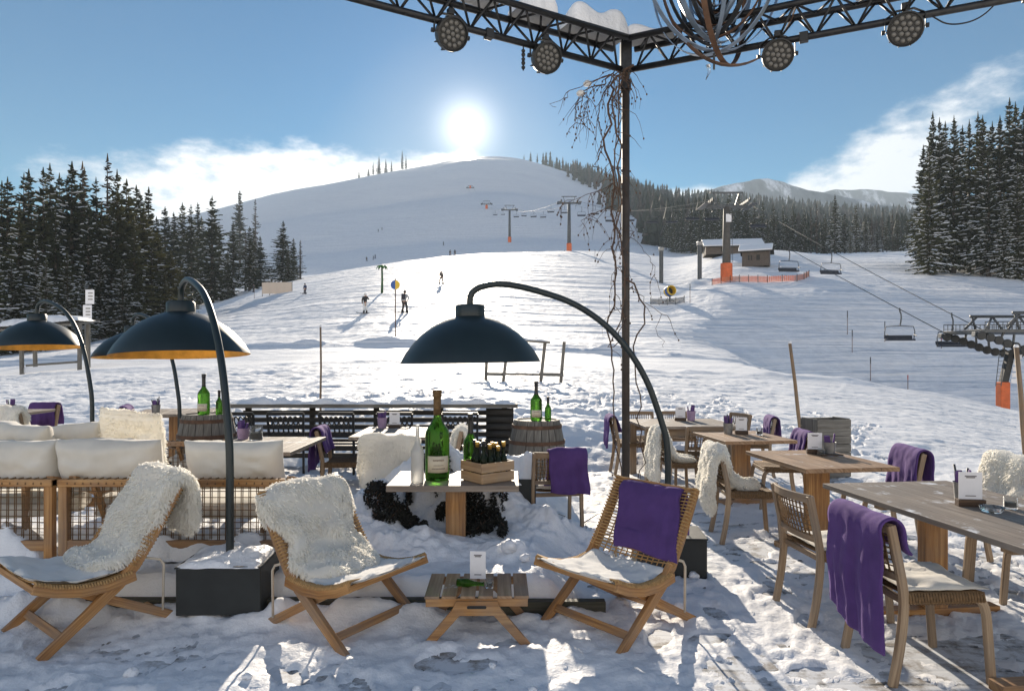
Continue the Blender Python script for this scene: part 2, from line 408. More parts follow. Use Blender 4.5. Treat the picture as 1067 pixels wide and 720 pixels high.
# ------------------------------------------------------------------ terrain: one sheet from the terrace to the summit
CTRL = {
 -420: [(12, 436), (20, 412), (32, 396), (45, 388), (60, 382), (85, 375), (120, 365), (200, 350), (350, 325), (600, 300), (1000, 285), (1300, 290)],
 0:   [(12, 432), (20, 408), (32, 391), (45, 380), (60, 372), (85, 365), (120, 352), (200, 338), (350, 305), (600, 275), (1000, 255), (1300, 262)],
 100: [(12, 430), (20, 405), (32, 383), (45, 370), (60, 362), (85, 352), (120, 343), (200, 330), (350, 298), (600, 258), (1000, 236), (1300, 245)],
 200: [(12, 428), (20, 402), (32, 379), (45, 362), (60, 352), (85, 338), (120, 327), (160, 320), (230, 318), (350, 296), (600, 254), (1000, 224), (1300, 234)],
 280: [(12, 425), (20, 400), (32, 376), (45, 359), (60, 342), (85, 322), (120, 305), (160, 297), (200, 297), (240, 292), (350, 272), (600, 232), (1000, 204), (1300, 216)],
 340: [(12, 423), (20, 399), (32, 374), (42, 360), (57, 334), (80, 308), (120, 294), (160, 288), (200, 286), (240, 287), (350, 266), (600, 222), (1000, 192), (1300, 206)],
 400: [(12, 420), (20, 398), (32, 373), (40, 362), (56, 328), (75, 301), (100, 287), (150, 279), (200, 276), (240, 278), (350, 260), (600, 214), (1000, 181), (1300, 196)],
 450: [(12, 420), (20, 398), (32, 373), (40, 362), (56, 330), (75, 303), (100, 287), (150, 274), (200, 269), (240, 271), (350, 253), (600, 206), (1000, 172), (1300, 188)],
 490: [(12, 420), (20, 398), (32, 374), (40, 363), (56, 333), (75, 306), (100, 288), (150, 272), (200, 265), (240, 267), (350, 250), (600, 201), (1000, 164), (1300, 182)],
 530: [(12, 422), (20, 399), (32, 375), (40, 364), (56, 337), (75, 311), (100, 291), (150, 271), (200, 263), (240, 265), (350, 248), (600, 200), (1000, 163), (1300, 182)],
 560: [(12, 425), (20, 400), (32, 376), (40, 366), (56, 342), (75, 317), (100, 295), (150, 271), (200, 262), (240, 264), (350, 248), (600, 204), (1000, 170), (1300, 190)],
 650: [(12, 435), (20, 404), (32, 382), (40, 371), (56, 351), (75, 326), (100, 301), (150, 275), (200, 263), (240, 265), (350, 252), (600, 220), (1000, 199), (1300, 210)],
 700: [(12, 440), (20, 407), (32, 385), (42, 371), (56, 353), (75, 329), (100, 303), (150, 281), (200, 270), (240, 270), (350, 258), (600, 236), (1000, 214), (1300, 222)],
 760: [(12, 442), (20, 412), (32, 386), (42, 374), (50, 371), (61, 366), (80, 304), (95, 291), (108, 279), (122, 266), (150, 262), (200, 261), (250, 261), (350, 257), (600, 240), (1000, 216), (1300, 222)],
 810: [(12, 446), (20, 416), (30, 389), (36, 386), (46, 394), (57, 392), (81, 304), (95, 292), (108, 279), (122, 267), (150, 263), (200, 262), (250, 261), (350, 258), (600, 242), (1000, 222), (1300, 228)],
 860: [(12, 450), (20, 420), (29, 394), (34, 396), (42, 420), (54, 424), (80, 306), (90, 293), (120, 277), (150, 271), (200, 266), (250, 265), (350, 262), (600, 246), (1000, 228), (1300, 233)],
 960: [(12, 460), (20, 430), (28, 408), (33, 416), (42, 460), (54, 466), (82, 308), (90, 299), (105, 287), (120, 276), (150, 268), (250, 263), (350, 258), (600, 250), (1000, 235), (1300, 240)],
 1067: [(12, 475), (20, 448), (27, 428), (32, 438), (42, 470), (54, 470), (82, 312), (92, 301), (105, 286), (120, 276), (150, 267), (250, 258), (350, 250), (600, 240), (1000, 230), (1300, 236)],
 1500: [(12, 486), (20, 468), (28, 460), (42, 465), (55, 440), (75, 360), (95, 305), (120, 278), (150, 265), (250, 250), (350, 240), (600, 228), (1000, 218), (1300, 225)],
}
YS = np.concatenate([np.linspace(9.5, 60, 102), np.exp(np.linspace(math.log(60.5), math.log(1300), 240))])
cols = sorted(CTRL)
tab = np.zeros((len(cols), len(YS)))
for i, c in enumerate(cols):
    ys = np.array([9.5] + [a for a, b in CTRL[c]], float); zs = np.array([0.0] + [CH - (b - HY) / F * a for a, b in CTRL[c]])
    tab[i] = np.interp(np.log(YS), np.log(ys), zs)
for _ in range(5):
    tab[:, 1:-1] = .25 * tab[:, :-2] + .5 * tab[:, 1:-1] + .25 * tab[:, 2:]
PXF = np.linspace(-420, 1500, 385)
tabf = np.stack([np.interp(PXF, cols, tab[:, j]) for j in range(len(YS))], 1)
for _ in range(14):
    tabf[1:-1] = .25 * tabf[:-2] + .5 * tabf[1:-1] + .25 * tabf[2:]
def base_z(x, y):
    x = np.asarray(x, float); y = np.asarray(y, float)
    yy = np.clip(y, 9.5, 1299.9)
    p = np.clip(CX + F * x / np.maximum(y, 6), -419.9, 1499.9)
    fi = (p + 420) / 5.0; i0 = np.floor(fi).astype(int); fi = fi - i0
    fj = np.interp(yy, YS, np.arange(len(YS))); j0 = np.minimum(np.floor(fj).astype(int), len(YS) - 2); fj = fj - j0
    z = (tabf[i0, j0] * (1 - fj) + tabf[i0, j0 + 1] * fj) * (1 - fi) + (tabf[i0 + 1, j0] * (1 - fj) + tabf[i0 + 1, j0 + 1] * fj) * fi
    return np.where(y < 9.5, 0.0, z)
def bed(x, y):
    """the raised snow bed behind the lounge chairs"""
    return .19 * sstep(.55, .15, x - .12 * fbm(x * 0 + y * 1.1, y * .9, 5) - .10 * np.clip(y - 5, 0, 3)) * sstep(4.25, 4.36, y) * sstep(9.6, 8.6, y)
def ground(x, y):
    x = np.asarray(x, float); y = np.asarray(y, float)
    z = base_z(x, y)
    px = CX + F * x / np.maximum(y, 4)
    road = sstep(28.5, 30.5, y) * sstep(41, 38.5, y) * sstep(1000, 800, px)
    # trampled terrace snow
    terr = sstep(10.6, 9.2, y)
    t = .013 + .026 * fbm(x * 1.1, y * 1.6, 11, 4, .55) + .014 * fbm(x * 4.5, y * 6.5, 12, 3, .6) + .016 * fbm(x * 12, y * 16, 14, 4, .68) + .030 * np.clip(fbm(x * 3.2, y * 3.9, 15, 4, .6) - .13, 0, 1)
    t = t - .026 * sstep(4.6, 3.2, y) * sstep(-.1, .25, fbm(x * .6, y * .8, 19))
    t = t + .10 * np.exp(-((y - 4.15) / .12) ** 2) * sstep(.9, .4, x) * np.clip(.55 + 1.8 * fbm(x * 1.7, y * 2, 23, 4, .6), 0, 2)
    b = bed(x, y)
    t = t + b * (1 + .22 * fbm(x * 2.1, y * 2.4, 21, 4))
    # churned snow beyond the terrace
    ch = sstep(9.3, 11.0, y) * sstep(31, 24, y) * (1 - .45 * sstep(680, 900, px))
    c = .085 * fbm(x * .45, y * 1.1, 31, 3, .55) + .075 * np.abs(fbm(x * .9, y * 3.4, 32, 5, .6)) + .05 * fbm(x * 2.6, y * 7.5, 33, 4, .62) + .05 * np.abs(fbm(x * 2.2, y * 2.8, 34, 3, .6)) * sstep(15, 11, y)
    far = sstep(26, 45, y) * (1 - road)
    pist = sstep(42, 50, y)
    d = .05 * fbm(x * .35, y * .55, 41, 4, .6) + .06 * fbm(x * 1.4 + y * .35, y * .5, 42, 4, .6) + .03 * fbm(x * 3.1 - y * .5, y * .7, 47, 3)
    d2 = sstep(40, 70, y) * (.16 * fbm(x * .10 + y * .02, y * .16, 43, 5, .62)) + sstep(120, 300, y) * 2.2 * fbm(x * .012, y * .012, 44, 5, .5)
    edge = .30 * np.exp(-((y - 41.0) / .8) ** 2) * sstep(900, 700, px) + .10 * np.exp(-((y - 28.2) / .9) ** 2) * (1 + fbm(x * .6, y * .8, 46, 3))
    return z + terr * t + ch * c + far * d + d2 + edge * (1 + 1.2 * fbm(x * .5, y, 45, 2))
def gz(x, y): return float(ground(np.array([x]), np.array([y]))[0])

def terrain_mesh(name, U, S, off, mat, uvs=None):
    uu, ss = np.meshgrid(U, S, indexing='ij')
    y = ss - off; x = uu * ss
    z = ground(x, y)
    # boot prints pressed into the trodden snow
    r = random.Random(77); yf = y.ravel(); xf = x.ravel(); zf = z.ravel()
    prints = []
    for _ in range(340): prints.append((r.uniform(-4.2, 4.6), r.uniform(2.2, 9.2), r.uniform(0, 6.3)))
    for _ in range(26):
        a = r.uniform(.9, 2.2); px_, py_ = r.uniform(-5, 7), r.uniform(9.5, 15)
        for k in range(14): prints.append((px_ + .36 * k * math.cos(a) + .09 * (-1) ** k, py_ + .36 * k * math.sin(a), a + r.uniform(-.2, .2)))
    order = np.argsort(yf); ys_ = yf[order]
    for (qx, qy, a) in prints:
        i0, i1 = np.searchsorted(ys_, (qy - .3, qy + .3)); ii = order[i0:i1]
        ii = ii[np.abs(xf[ii] - qx) < .3]
        dx, dy = xf[ii] - qx, yf[ii] - qy
        u_ = (dx * math.cos(a) + dy * math.sin(a)) / .16; v_ = (-dx * math.sin(a) + dy * math.cos(a)) / (.062 + .012 * np.cos(u_ * 3 * 1.0))
        q = np.sqrt(u_ ** 4 + v_ ** 4) if False else np.maximum(u_ * u_, v_ * v_) ** .5 * .5 + (u_ * u_ + v_ * v_) ** .5 * .5
        dpt = (.020 if qy < 9.3 else .055)
        zf[ii] += -dpt * sstep(1.05, .8, q) + .35 * dpt * np.exp(-((q - 1.2) / .18) ** 2)
    z = zf.reshape(z.shape)
    co = np.stack([x, y, z], -1).reshape(-1, 3)
    nu, ns = len(U), len(S)
    idx = np.arange(nu * ns).reshape(nu, ns)
    f = np.stack([idx[:-1, :-1], idx[1:, :-1], idx[1:, 1:], idx[:-1, 1:]], -1).reshape(-1, 4)
    me = bpy.data.meshes.new(name)
    me.vertices.add(len(co)); me.vertices.foreach_set('co', co.ravel())
    me.loops.add(f.size); me.loops.foreach_set('vertex_index', f.ravel().astype(np.int32))
    me.polygons.add(len(f)); me.polygons.foreach_set('loop_start', np.arange(0, f.size, 4, dtype=np.int32))
    me.polygons.foreach_set('use_smooth', np.ones(len(f), bool))
    me.update(); me.validate()
    me.materials.append(mat)
    o = bpy.data.objects.new(name, me); COL.objects.link(o)
    return tag(o, kind='structure')
# snow ground material: clean snow with fine crust; groomed lines on the piste
m, gnt, gp = newmat('piste_snow')
gtc = N(gnt, 'ShaderNodeTexCoord')
gp.inputs['Roughness'].default_value = .62; gp.inputs['Specular IOR Level'].default_value = .15
gcol = ramp(gnt, noise_node(gnt, gtc.outputs['Object'], .9, 6, .6), [(.3, (.73, .735, .75)), (.62, (.85, .85, .86))])
gnt.links.new(gcol, gp.inputs['Base Color'])
prev = None
for vec, s, d in ((None, 1.3, .05), (None, 7, .02), (None, 38, .006)):
    b = N(gnt, 'ShaderNodeBump'); b.inputs['Strength'].default_value = .75; b.inputs['Distance'].default_value = d
    gnt.links.new(noise_node(gnt, gtc.outputs['Object'], s, 4, .6), b.inputs['Height'])
    if prev: gnt.links.new(prev, b.inputs['Normal'])
    prev = b.outputs[0]
# ski tracks and groomed lines, laid in crossing directions and only on the slope
gsx = N(gnt, 'ShaderNodeSeparateXYZ'); gnt.links.new(gtc.outputs['Object'], gsx.inputs[0])
far = N(gnt, 'ShaderNodeMapRange'); far.inputs[1].default_value = 26; far.inputs[2].default_value = 42; gnt.links.new(gsx.outputs[1], far.inputs[0])
for rot, sc_, dd in ((24, (1.5, .035, 1), .16), (-38, (1.1, .03, 1), .15), (80, (1.6, .03, 1), .12), (8, (4.5, .05, 1), .05), (58, (.35, .02, 1), .5)):
    mp_ = N(gnt, 'ShaderNodeMapping'); mp_.inputs['Rotation'].default_value = (0, 0, R(rot)); gnt.links.new(gtc.outputs['Object'], mp_.inputs['Vector'])
    mp2 = N(gnt, 'ShaderNodeMapping'); mp2.inputs['Scale'].default_value = sc_; gnt.links.new(mp_.outputs[0], mp2.inputs['Vector'])
    nz_ = noise_node(gnt, mp2.outputs[0], 1.0, 3, .6)
    mk = N(gnt, 'ShaderNodeMapRange'); mk.inputs[1].default_value = .44; mk.inputs[2].default_value = .60
    mo = N(gnt, 'ShaderNodeMapping'); mo.inputs['Location'].default_value = (rot * 3.1, rot * 1.7, 0); mo.inputs['Scale'].default_value = (.035, .022, 1); gnt.links.new(gtc.outputs['Object'], mo.inputs['Vector'])
    gnt.links.new(noise_node(gnt, mo.outputs[0], 1.0, 3, .6), mk.inputs[0])
    mkf = N(gnt, 'ShaderNodeMath', operation='MULTIPLY'); gnt.links.new(mk.outputs[0], mkf.inputs[0]); gnt.links.new(far.outputs[0], mkf.inputs[1])
    hm = N(gnt, 'ShaderNodeMath', operation='MULTIPLY'); gnt.links.new(nz_, hm.inputs[0]); gnt.links.new(mkf.outputs[0], hm.inputs[1])
    b = N(gnt, 'ShaderNodeBump'); b.inputs['Strength'].default_value = .6; b.inputs['Distance'].default_value = dd
    gnt.links.new(hm.outputs[0], b.inputs['Height']); gnt.links.new(prev, b.inputs['Normal']); prev = b.outputs[0]
gnt.links.new(prev, gp.inputs['Normal'])
M['piste'] = m
terrain_mesh('snow_ground', np.linspace(-1.35, 1.35, 1000), np.concatenate([np.linspace(.6, 5.0, 70)[:-1], np.exp(np.linspace(math.log(5.0), math.log(1301), 900))]), 2.0, M['piste'])

# wooden terrace deck under the snow
m, dnt, dp = newmat('deck_planks')
dtc = N(dnt, 'ShaderNodeTexCoord')
br = N(dnt, 'ShaderNodeTexBrick'); dnt.links.new(dtc.outputs['Object'], br.inputs['Vector'])
br.inputs['Scale'].default_value = 1.0; br.inputs['Mortar Size'].default_value = .011; br.inputs['Brick Width'].default_value = 3.1; br.inputs['Row Height'].default_value = .145
br.inputs['Color1'].default_value = (.17, .15, .13, 1); br.inputs['Color2'].default_value = (.27, .24, .21, 1); br.inputs['Mortar'].default_value = (.01, .01, .01, 1)
fr = noise_node(dnt, dtc.outputs['Object'], 7, 8, .7)
mx = N(dnt, 'ShaderNodeMix', data_type='RGBA'); mr = N(dnt, 'ShaderNodeMapRange'); mr.inputs[1].default_value = .37; mr.inputs[2].default_value = .54
dnt.links.new(fr, mr.inputs[0]); dnt.links.new(mr.outputs[0], mx.inputs[0]); dnt.links.new(br.outputs['Color'], mx.inputs[6]); mx.inputs[7].default_value = (.62, .64, .67, 1)
dnt.links.new(mx.outputs[2], dp.inputs['Base Color']); dp.inputs['Roughness'].default_value = .65
bump(dnt, dp, br.outputs['Fac'], .6, -.01)
dk = MB(); dk.box((1.0, 3.9, -.05), (13, 11.5, .1)); tag(dk.build('terrace_deck', m), kind='structure')
# distant mountains
def ridge(name, ctrl, Y0, Y1, amp, seed, mat):
    n = 220; k = 40
    xs = np.linspace(ctrl[0][0], ctrl[-1][0], n)
    top = np.interp(xs, [c[0] for c in ctrl], [c[1] for c in ctrl])
    g = MB(); V = []
    for i in range(n):
        for j in range(k):
            t = j / (k - 1); Y = Y0 + (Y1 - Y0) * t
            x = PX(xs[i], Y0 + .55 * (Y1 - Y0)) * (1 + .1 * (t - .5))
            s = math.sin(min(t / .6, 1) * PI / 2) if t < .6 else 1 - .6 * ((t - .6) / .4) ** 2
            V.append((x, Y, s))
    V = np.array(V); H = np.repeat(CH + (HY - top) / F * (Y0 + .6 * (Y1 - Y0)), k)
    nz = fbm(V[:, 0] / 180, V[:, 1] / 260, seed, 6, .55)
    z = H * V[:, 2] * (1 + amp * nz) - 20
    vs = np.stack([V[:, 0], V[:, 1], z], -1)
    fs = [(i * k + j, (i + 1) * k + j, (i + 1) * k + j + 1, i * k + j + 1) for i in range(n - 1) for j in range(k - 1)]
    g.add([Vector(v) for v in vs], fs, [(0, 0)] * len(vs))
    return tag(g.build(name, mat, smooth=True), kind='structure')
m, mnt, mp = newmat('mountain_forest_and_snow')
mtc = N(mnt, 'ShaderNodeTexCoord')
mv = mapping(mnt, mtc.outputs['Object'], (.012, .004, .006))
mc = ramp(mnt, noise_node(mnt, mv, 1.0, 8, .68), [(.40, (.06, .075, .085)), (.54, (.14, .16, .19)), (.63, (.7, .73, .78))])
mnt.links.new(mc, mp.inputs['Base Color']); mp.inputs['Roughness'].default_value = .9
M['mountain'] = m
ridge('far_mountain', [(520, 240), (640, 214), (700, 200), (735, 191), (770, 184), (800, 182), (830, 186), (870, 193), (920, 206), (1000, 222), (1150, 232)], 1350, 1700, .035, 61, M['mountain'])
ridge('farther_mountain', [(760, 215), (830, 198), (870, 190), (900, 189), (940, 193), (980, 198), (1030, 201), (1100, 198), (1250, 210)], 1800, 2150, .03, 71, M['mountain'])
# ------------------------------------------------------------------ spruces
def conifer_mat(name, a, b, snow=0.0):
    m, nt, p = newmat(name)
    tc = N(nt, 'ShaderNodeTexCoord'); oi = N(nt, 'ShaderNodeObjectInfo')
    f = noise_node(nt, tc.outputs['Object'], 1.3, 5, .65)
    ad = N(nt, 'ShaderNodeMath', operation='MULTIPLY_ADD'); ad.inputs[1].default_value = .35; nt.links.new(oi.outputs['Random'], ad.inputs[0]); nt.links.new(f, ad.inputs[2])
    c = ramp(nt, ad.outputs[0], [(.4, a), (.85, b)])
    nt.links.new(c, p.inputs['Base Color']); p.inputs['Roughness'].default_value = .8; p.inputs['Specular IOR Level'].default_value = .2
    t = N(nt, 'ShaderNodeBsdfTranslucent'); nt.links.new(c, t.inputs[0])
    ms = N(nt, 'ShaderNodeMixShader'); ms.inputs[0].default_value = .22
    nt.links.new(p.outputs[0], ms.inputs[1]); nt.links.new(t.outputs[0], ms.inputs[2]); nt.links.new(ms.outputs[0], nt.nodes['Material Output'].inputs[0])
    return m
M['needle'] = conifer_mat('spruce_needles', (.020, .028, .016), (.072, .074, .036))
M['needle_brown'] = conifer_mat('larch_twigs', (.045, .032, .022), (.085, .062, .042))
M['tree_snow'] = simple('snow_on_branches', (.74, .76, .80), .6, var=.05, scale=2)
def spruce_mesh(H, Rb, seed, snow=.3, whorls=34, dens=1.0, bare=.08, brown=False):
    r = random.Random(seed); g = MB()
    lop = r.uniform(-.25, .25)
    for i in range(whorls):
        h = bare + (1 - bare) * max(0.0, (i + r.uniform(-.3, .3)) / whorls) ** .92
        h = min(max(h, bare), .992); z = H * h
        rad = Rb * (1 - h) ** .86 * r.uniform(.62, 1.2) + .12
        if h < .25: rad *= .72 + 1.1 * h
        nb = max(4, int((5 + 6 * (1 - h)) * dens))
        a0 = r.random() * 6.3
        for k in range(nb):
            if r.random() < .16: continue
            a = a0 + 2 * PI * k / nb + r.uniform(-.3, .3)
            L = rad * r.uniform(.5, 1.25) * (1 + lop * math.cos(a))
            zb_ = r.uniform(-.35, .35); z = H * h + zb_; droop = r.uniform(.18, .62) * (1 - .7 * h); lift = .55 * h
            ca, sa = math.cos(a), math.sin(a)
            nseg = max(2, min(6, int(L / .62) + 1))
            for q in range(nseg):
                t0 = (q + .05) / nseg; t1 = min(1.0, (q + 1.35) / nseg)
                w = (.62 * (1 - t0) + .20) * min(1, .35 + L * .28) * r.uniform(.7, 1.25) * (1.25 if q == 0 else 1)
                d0, d1 = L * t0, L * t1
                z0 = z - droop * d0 * (1 - .25 * t0) + lift * d0; z1 = z - droop * d1 * (1 - .1 * t1) + lift * d1 + r.uniform(-.1, .06)
                tw = r.uniform(-.35, .35) * w; dz = r.uniform(.15, .42) * w
                px, py = -sa, ca
                pts = [(ca * d0 - px * w * .5, sa * d0 - py * w * .5, z0 - dz), (ca * d1 - px * w * .22, sa * d1 - py * w * .22, z1 - dz * .7 + tw),
                       (ca * (d1 + .12), sa * (d1 + .12), z1), (ca * d1 + px * w * .22, sa * d1 + py * w * .22, z1 - dz * .7 - tw),
                       (ca * d0 + px * w * .5, sa * d0 + py * w * .5, z0 - dz), (ca * d0, sa * d0, z0 + .05)]
                g.add([Vector(p) for p in pts], [(0, 1, 2, 5), (5, 2, 3, 4)], None, 0)
                # hanging side sprays break up the outline
                if r.random() < .8:
                    s = r.choice((-1, 1)); e = w * r.uniform(.6, 1.1); mx, my, mz = ca * (d0 + d1) / 2, sa * (d0 + d1) / 2, (z0 + z1) / 2
                    ex, ey = mx + px * s * e + ca * e * .4, my + py * s * e + sa * e * .4
                    hz = r.uniform(.25, .6) * e
                    g.add([Vector((mx, my, mz)), Vector((ex, ey, mz - hz * .7)), Vector((ex - ca * .25, ey - sa * .25, mz - hz * 1.25)), Vector((mx - ca * .3, my - sa * .3, mz - hz * .7))], [(0, 1, 2, 3)], None, 0)
                if r.random() < snow * (1.25 - .55 * h) and w > .16:
                    k2 = r.uniform(.45, .95)
                    up = .07
                    sp = [(ca * d0 - px * w * .36 * k2, sa * d0 - py * w * .36 * k2, z0 - dz * .7 + up), (ca * d1 * .97 - px * w * .14, sa * d1 * .97 - py * w * .14, z1 - dz * .3 + up), (ca * d1 * .97 + px * w * .14, sa * d1 * .97 + py * w * .14, z1 - dz * .3 + up),
                          (ca * d0 + px * w * .36 * k2, sa * d0 + py * w * .36 * k2, z0 - dz * .7 + up), (ca * d0, sa * d0, z0 + up + .09), (ca * d1 * .97, sa * d1 * .97, z1 + up + .06)]
                    g.add([Vector(p) for p in sp], [(0, 1, 5, 4), (4, 5, 2, 3)], None, 1)
    g.lathe([(.16, z) for z in (H * .975,)] + [(.03, H * 1.02)], 4)
    return g
def trunk_mesh(H, seed):
    r = random.Random(seed); g = MB(); rb = .012 * H + .05
    g.tube([(r.uniform(-.04, .04), r.uniform(-.04, .04), H * t) for t in (-.03, .05, .15, .3, .5, .7, .9, 1.0)], [rb * 1.25, rb * 1.05, rb * .95, rb * .8, rb * .6, rb * .4, rb * .16, .02], 7)
    for k in range(10):
        a = r.random() * 6.3; z = H * r.uniform(.03, .2); L = r.uniform(.4, 1.3)
        g.tube([(0, 0, z), (math.cos(a) * L, math.sin(a) * L, z - .15 * L)], [.03, .008], 4)
    return g
TREES = []
def spruce_proto(name, H, Rb, seed, snow, whorls, dens, bare, mats):
    t = thing(name, 'x', 'tree')
    trunk_mesh(H * .97, seed).build('trunk', M['bark'], t, smooth=True)
    spruce_mesh(H, Rb, seed, snow, whorls, dens, bare).build('crown', mats, t)
    return Proto(t)
NS = [M['needle'], M['tree_snow']]; M['needle_olive'] = conifer_mat('sunlit_olive_needles', (.034, .036, .014), (.10, .092, .036))  # olive needle copy with the warm backlit glow put into its colour
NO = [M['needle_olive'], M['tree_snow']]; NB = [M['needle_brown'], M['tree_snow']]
PR = {
 'a': spruce_proto('spruce_tree', 24, 4.6, 1, .20, 36, 1.15, .10, NS),
 'b': spruce_proto('spruce_tree', 24, 3.8, 2, .24, 38, 1.1, .13, NS),
 'c': spruce_proto('spruce_tree', 24, 5.4, 3, .16, 34, 1.2, .07, NS),
 'd': spruce_proto('spruce_tree', 24, 4.4, 4, .48, 40, 1.15, .10, NS),
 'e': spruce_proto('spruce_tree', 24, 5.0, 5, .55, 40, 1.15, .03, NS),
 'f': spruce_proto('larch_tree', 24, 2.4, 6, .05, 26, .55, .2, NB),
 'h': spruce_proto('spruce_tree', 24, 6.2, 9, .10, 34, 1.3, .05, NO),
 'g': spruce_proto('spruce_tree', 24, 4.8, 8, .12, 34, 1.2, .03, NS),
}
def tree(k, px, Y, ytop, label, group, wide=1.0):
    x = PX(px, Y); z = gz(x, Y) if Y < 1200 else 0
    H = max(PZ(ytop, Y) - z, 7.0)
    o = PR[k].at((x, Y, z - .2), rnd.random() * 6.28, label, group)
    w = max(.75, min(1.6, (H / 24) ** -.25))
    w *= wide * rnd.uniform(.85, 1.15); s = H / 24; o.scale = (s * w, s * w, s)
    return o
GL = 'spruces of the wood on the left edge'
left = [  # (kind, px, distance, py of the tip)
 ('a', 8, 82, 186), ('b', 30, 95, 178), ('c', 45, 84, 176), ('a', 62, 92, 182), ('b', 75, 84, 170), ('g', 88, 100, 176), ('c', 100, 86, 186), ('f', 112, 92, 162), ('a', 122, 88, 178), ('f', 86, 88, 170),
 ('c', 132, 84, 188), ('g', 146, 88, 202), ('b', 155, 96, 196), ('a', -14, 90, 180), ('c', -34, 80, 190), ('g', 163, 92, 226), ('c', 172, 90, 262), ('g', 180, 90, 288),
 ('a', 20, 72, 212), ('c', -8, 66, 225), ('g', 58, 74, 222), ('d', 38, 68, 246), ('a', 92, 76, 214), ('c', 116, 78, 218), ('g', 140, 80, 226), ('d', 70, 70, 262), ('e', 12, 66, 270), ('c', 158, 84, 252), ('d', 104, 76, 262), ('g', -30, 62, 250)]
left += [('h', 134, 83, 205), ('h', 150, 85, 214), ('h', 164, 87, 238), ('h', 178, 88, 262), ('h', 122, 80, 200), ('h', 188, 92, 292), ('c', 25, 88, 182), ('c', 52, 90, 172), ('c', 70, 86, 186), ('c', 2, 86, 190), ('h', 106, 82, 212), ('c', 84, 88, 192), ('g', 142, 94, 194), ('h', 172, 84, 285), ('e', 48, 64, 268), ('d', -4, 60, 258), ('e', 86, 72, 282), ('d', 128, 76, 270)]
lw = {'h': 'broad olive spruce with sunlit edges', 'a': 'tall dark spruce', 'b': 'slim dark spruce', 'c': 'broad dark spruce', 'd': 'snow-dusted lower spruce', 'e': 'low snowy spruce', 'f': 'thin bare larch rising above spruces', 'g': 'dense low-branched spruce'}
for k, px, Y, yt in left:
    tree(k, px, Y, yt, lw[k] + ' crowded in the left-edge wood', GL, wide=1.22)
# further stand beside the piste, hazier
mid = [('g', 172, 150, 216), ('b', 181, 155, 222), ('a', 190, 160, 212), ('c', 199, 150, 214), ('b', 206, 165, 212), ('a', 210, 170, 226), ('c', 221, 140, 205), ('g', 228, 150, 236),
       ('b', 250, 330, 199), ('b', 243, 160, 232), ('f', 256, 165, 240), ('g', 264, 168, 239), ('c', 271, 170, 246), ('a', 260, 150, 236), ('c', 295, 165, 230), ('g', 306, 168, 248), ('f', 313, 168, 250), ('g', 237, 140, 262), ('f', 266, 360, 208), ('g', 300, 160, 256)]
for k, px, Y, yt in mid:
    tree(k, px, Y, yt, lw[k].replace(' rising above spruces', '') + ' of the hazy stand beside the lower piste', 'spruces of the hazy stand left of the piste', wide=1.3)
# summit trees
for k, px, Y, yt in [('b', 389, 960, 169), ('a', 395, 985, 163), ('c', 402, 980, 166), ('b', 419, 990, 157), ('c', 384, 970, 175), ('b', 423, 985, 162), ('a', 408, 985, 168), ('c', 374, 960, 178), ('a', 546, 995, 161), ('c', 553, 990, 158), ('b', 560, 1000, 160), ('a', 568, 985, 163), ('c', 576, 990, 166)]:
    tree(k, px, Y, yt, 'tiny dark spruce on the skyline of the snowy summit', 'spruces on the summit skyline')
# snowy stand on the right
right = [('d', 962, 112, 152), ('e', 968, 106, 150), ('d', 972, 112, 118), ('e', 979, 110, 124), ('b', 985, 116, 128), ('d', 994, 108, 122), ('b', 1003, 112, 132), ('d', 1010, 108, 126), ('a', 1019, 112, 118), ('d', 1024, 106, 122), ('e', 1034, 112, 128), ('d', 1042, 105, 122), ('b', 1052, 110, 104), ('d', 1058, 106, 108), ('e', 1067, 104, 112), ('a', 1078, 108, 110), ('d', 1030, 102, 160), ('e', 1060, 100, 170), ('b', 998, 118, 150), ('d', 1092, 100, 118), ('e', 1046, 100, 200), ('e', 1110, 104, 122), ('d', 1130, 100, 112)]
rw = {'d': 'tall snow-laden spruce', 'e': 'broad snow-laden spruce', 'a': 'tall darker spruce', 'b': 'slim snow-flecked spruce'}
for k, px, Y, yt in right:
    tree(k, px, Y, yt, rw[k] + ' in the high stand at the right edge', 'snowy spruces of the stand on the right')
# forest edge behind the lift tower and huts
edge = [('d', 870, 235, 203), ('d', 892, 232, 212), ('e', 914, 225, 235), ('a', 880, 245, 222), ('c', 860, 250, 222), ('f', 845, 255, 216), ('f', 851, 250, 212), ('c', 838, 250, 218), ('d', 902, 240, 224), ('b', 924, 245, 228), ('c', 935, 245, 226), ('f', 920, 250, 220), ('f', 930, 255, 218), ('c', 945, 240, 224), ('f', 950, 245, 222), ('a', 826, 255, 214), ('b', 816, 255, 216), ('c', 806, 250, 212), ('a', 795, 255, 210), ('b', 786, 258, 206), ('c', 778, 255, 206), ('g', 770, 262, 202), ('c', 760, 265, 200), ('a', 748, 262, 204), ('c', 738, 268, 206), ('g', 729, 262, 208), ('a', 720, 270, 210), ('c', 710, 275, 214), ('g', 702, 280, 220), ('b', 694, 290, 228), ('f', 908, 250, 222), ('c', 954, 240, 230), ('c', 820, 245, 224), ('g', 858, 242, 232), ('e', 886, 228, 238), ('c', 800, 242, 226), ('c', 742, 250, 222), ('g', 754, 252, 218)]
ew = {'a': 'dark spruce', 'b': 'slim spruce', 'c': 'broad dark spruce', 'd': 'snow-dusted spruce standing out', 'e': 'low snow-covered spruce', 'f': 'brownish bare larch', 'g': 'dense dark spruce'}
for k, px, Y, yt in edge:
    tree(k, px, Y, yt, ew[k] + ' along the forest edge behind the huts', 'trees along the forest edge behind the huts')
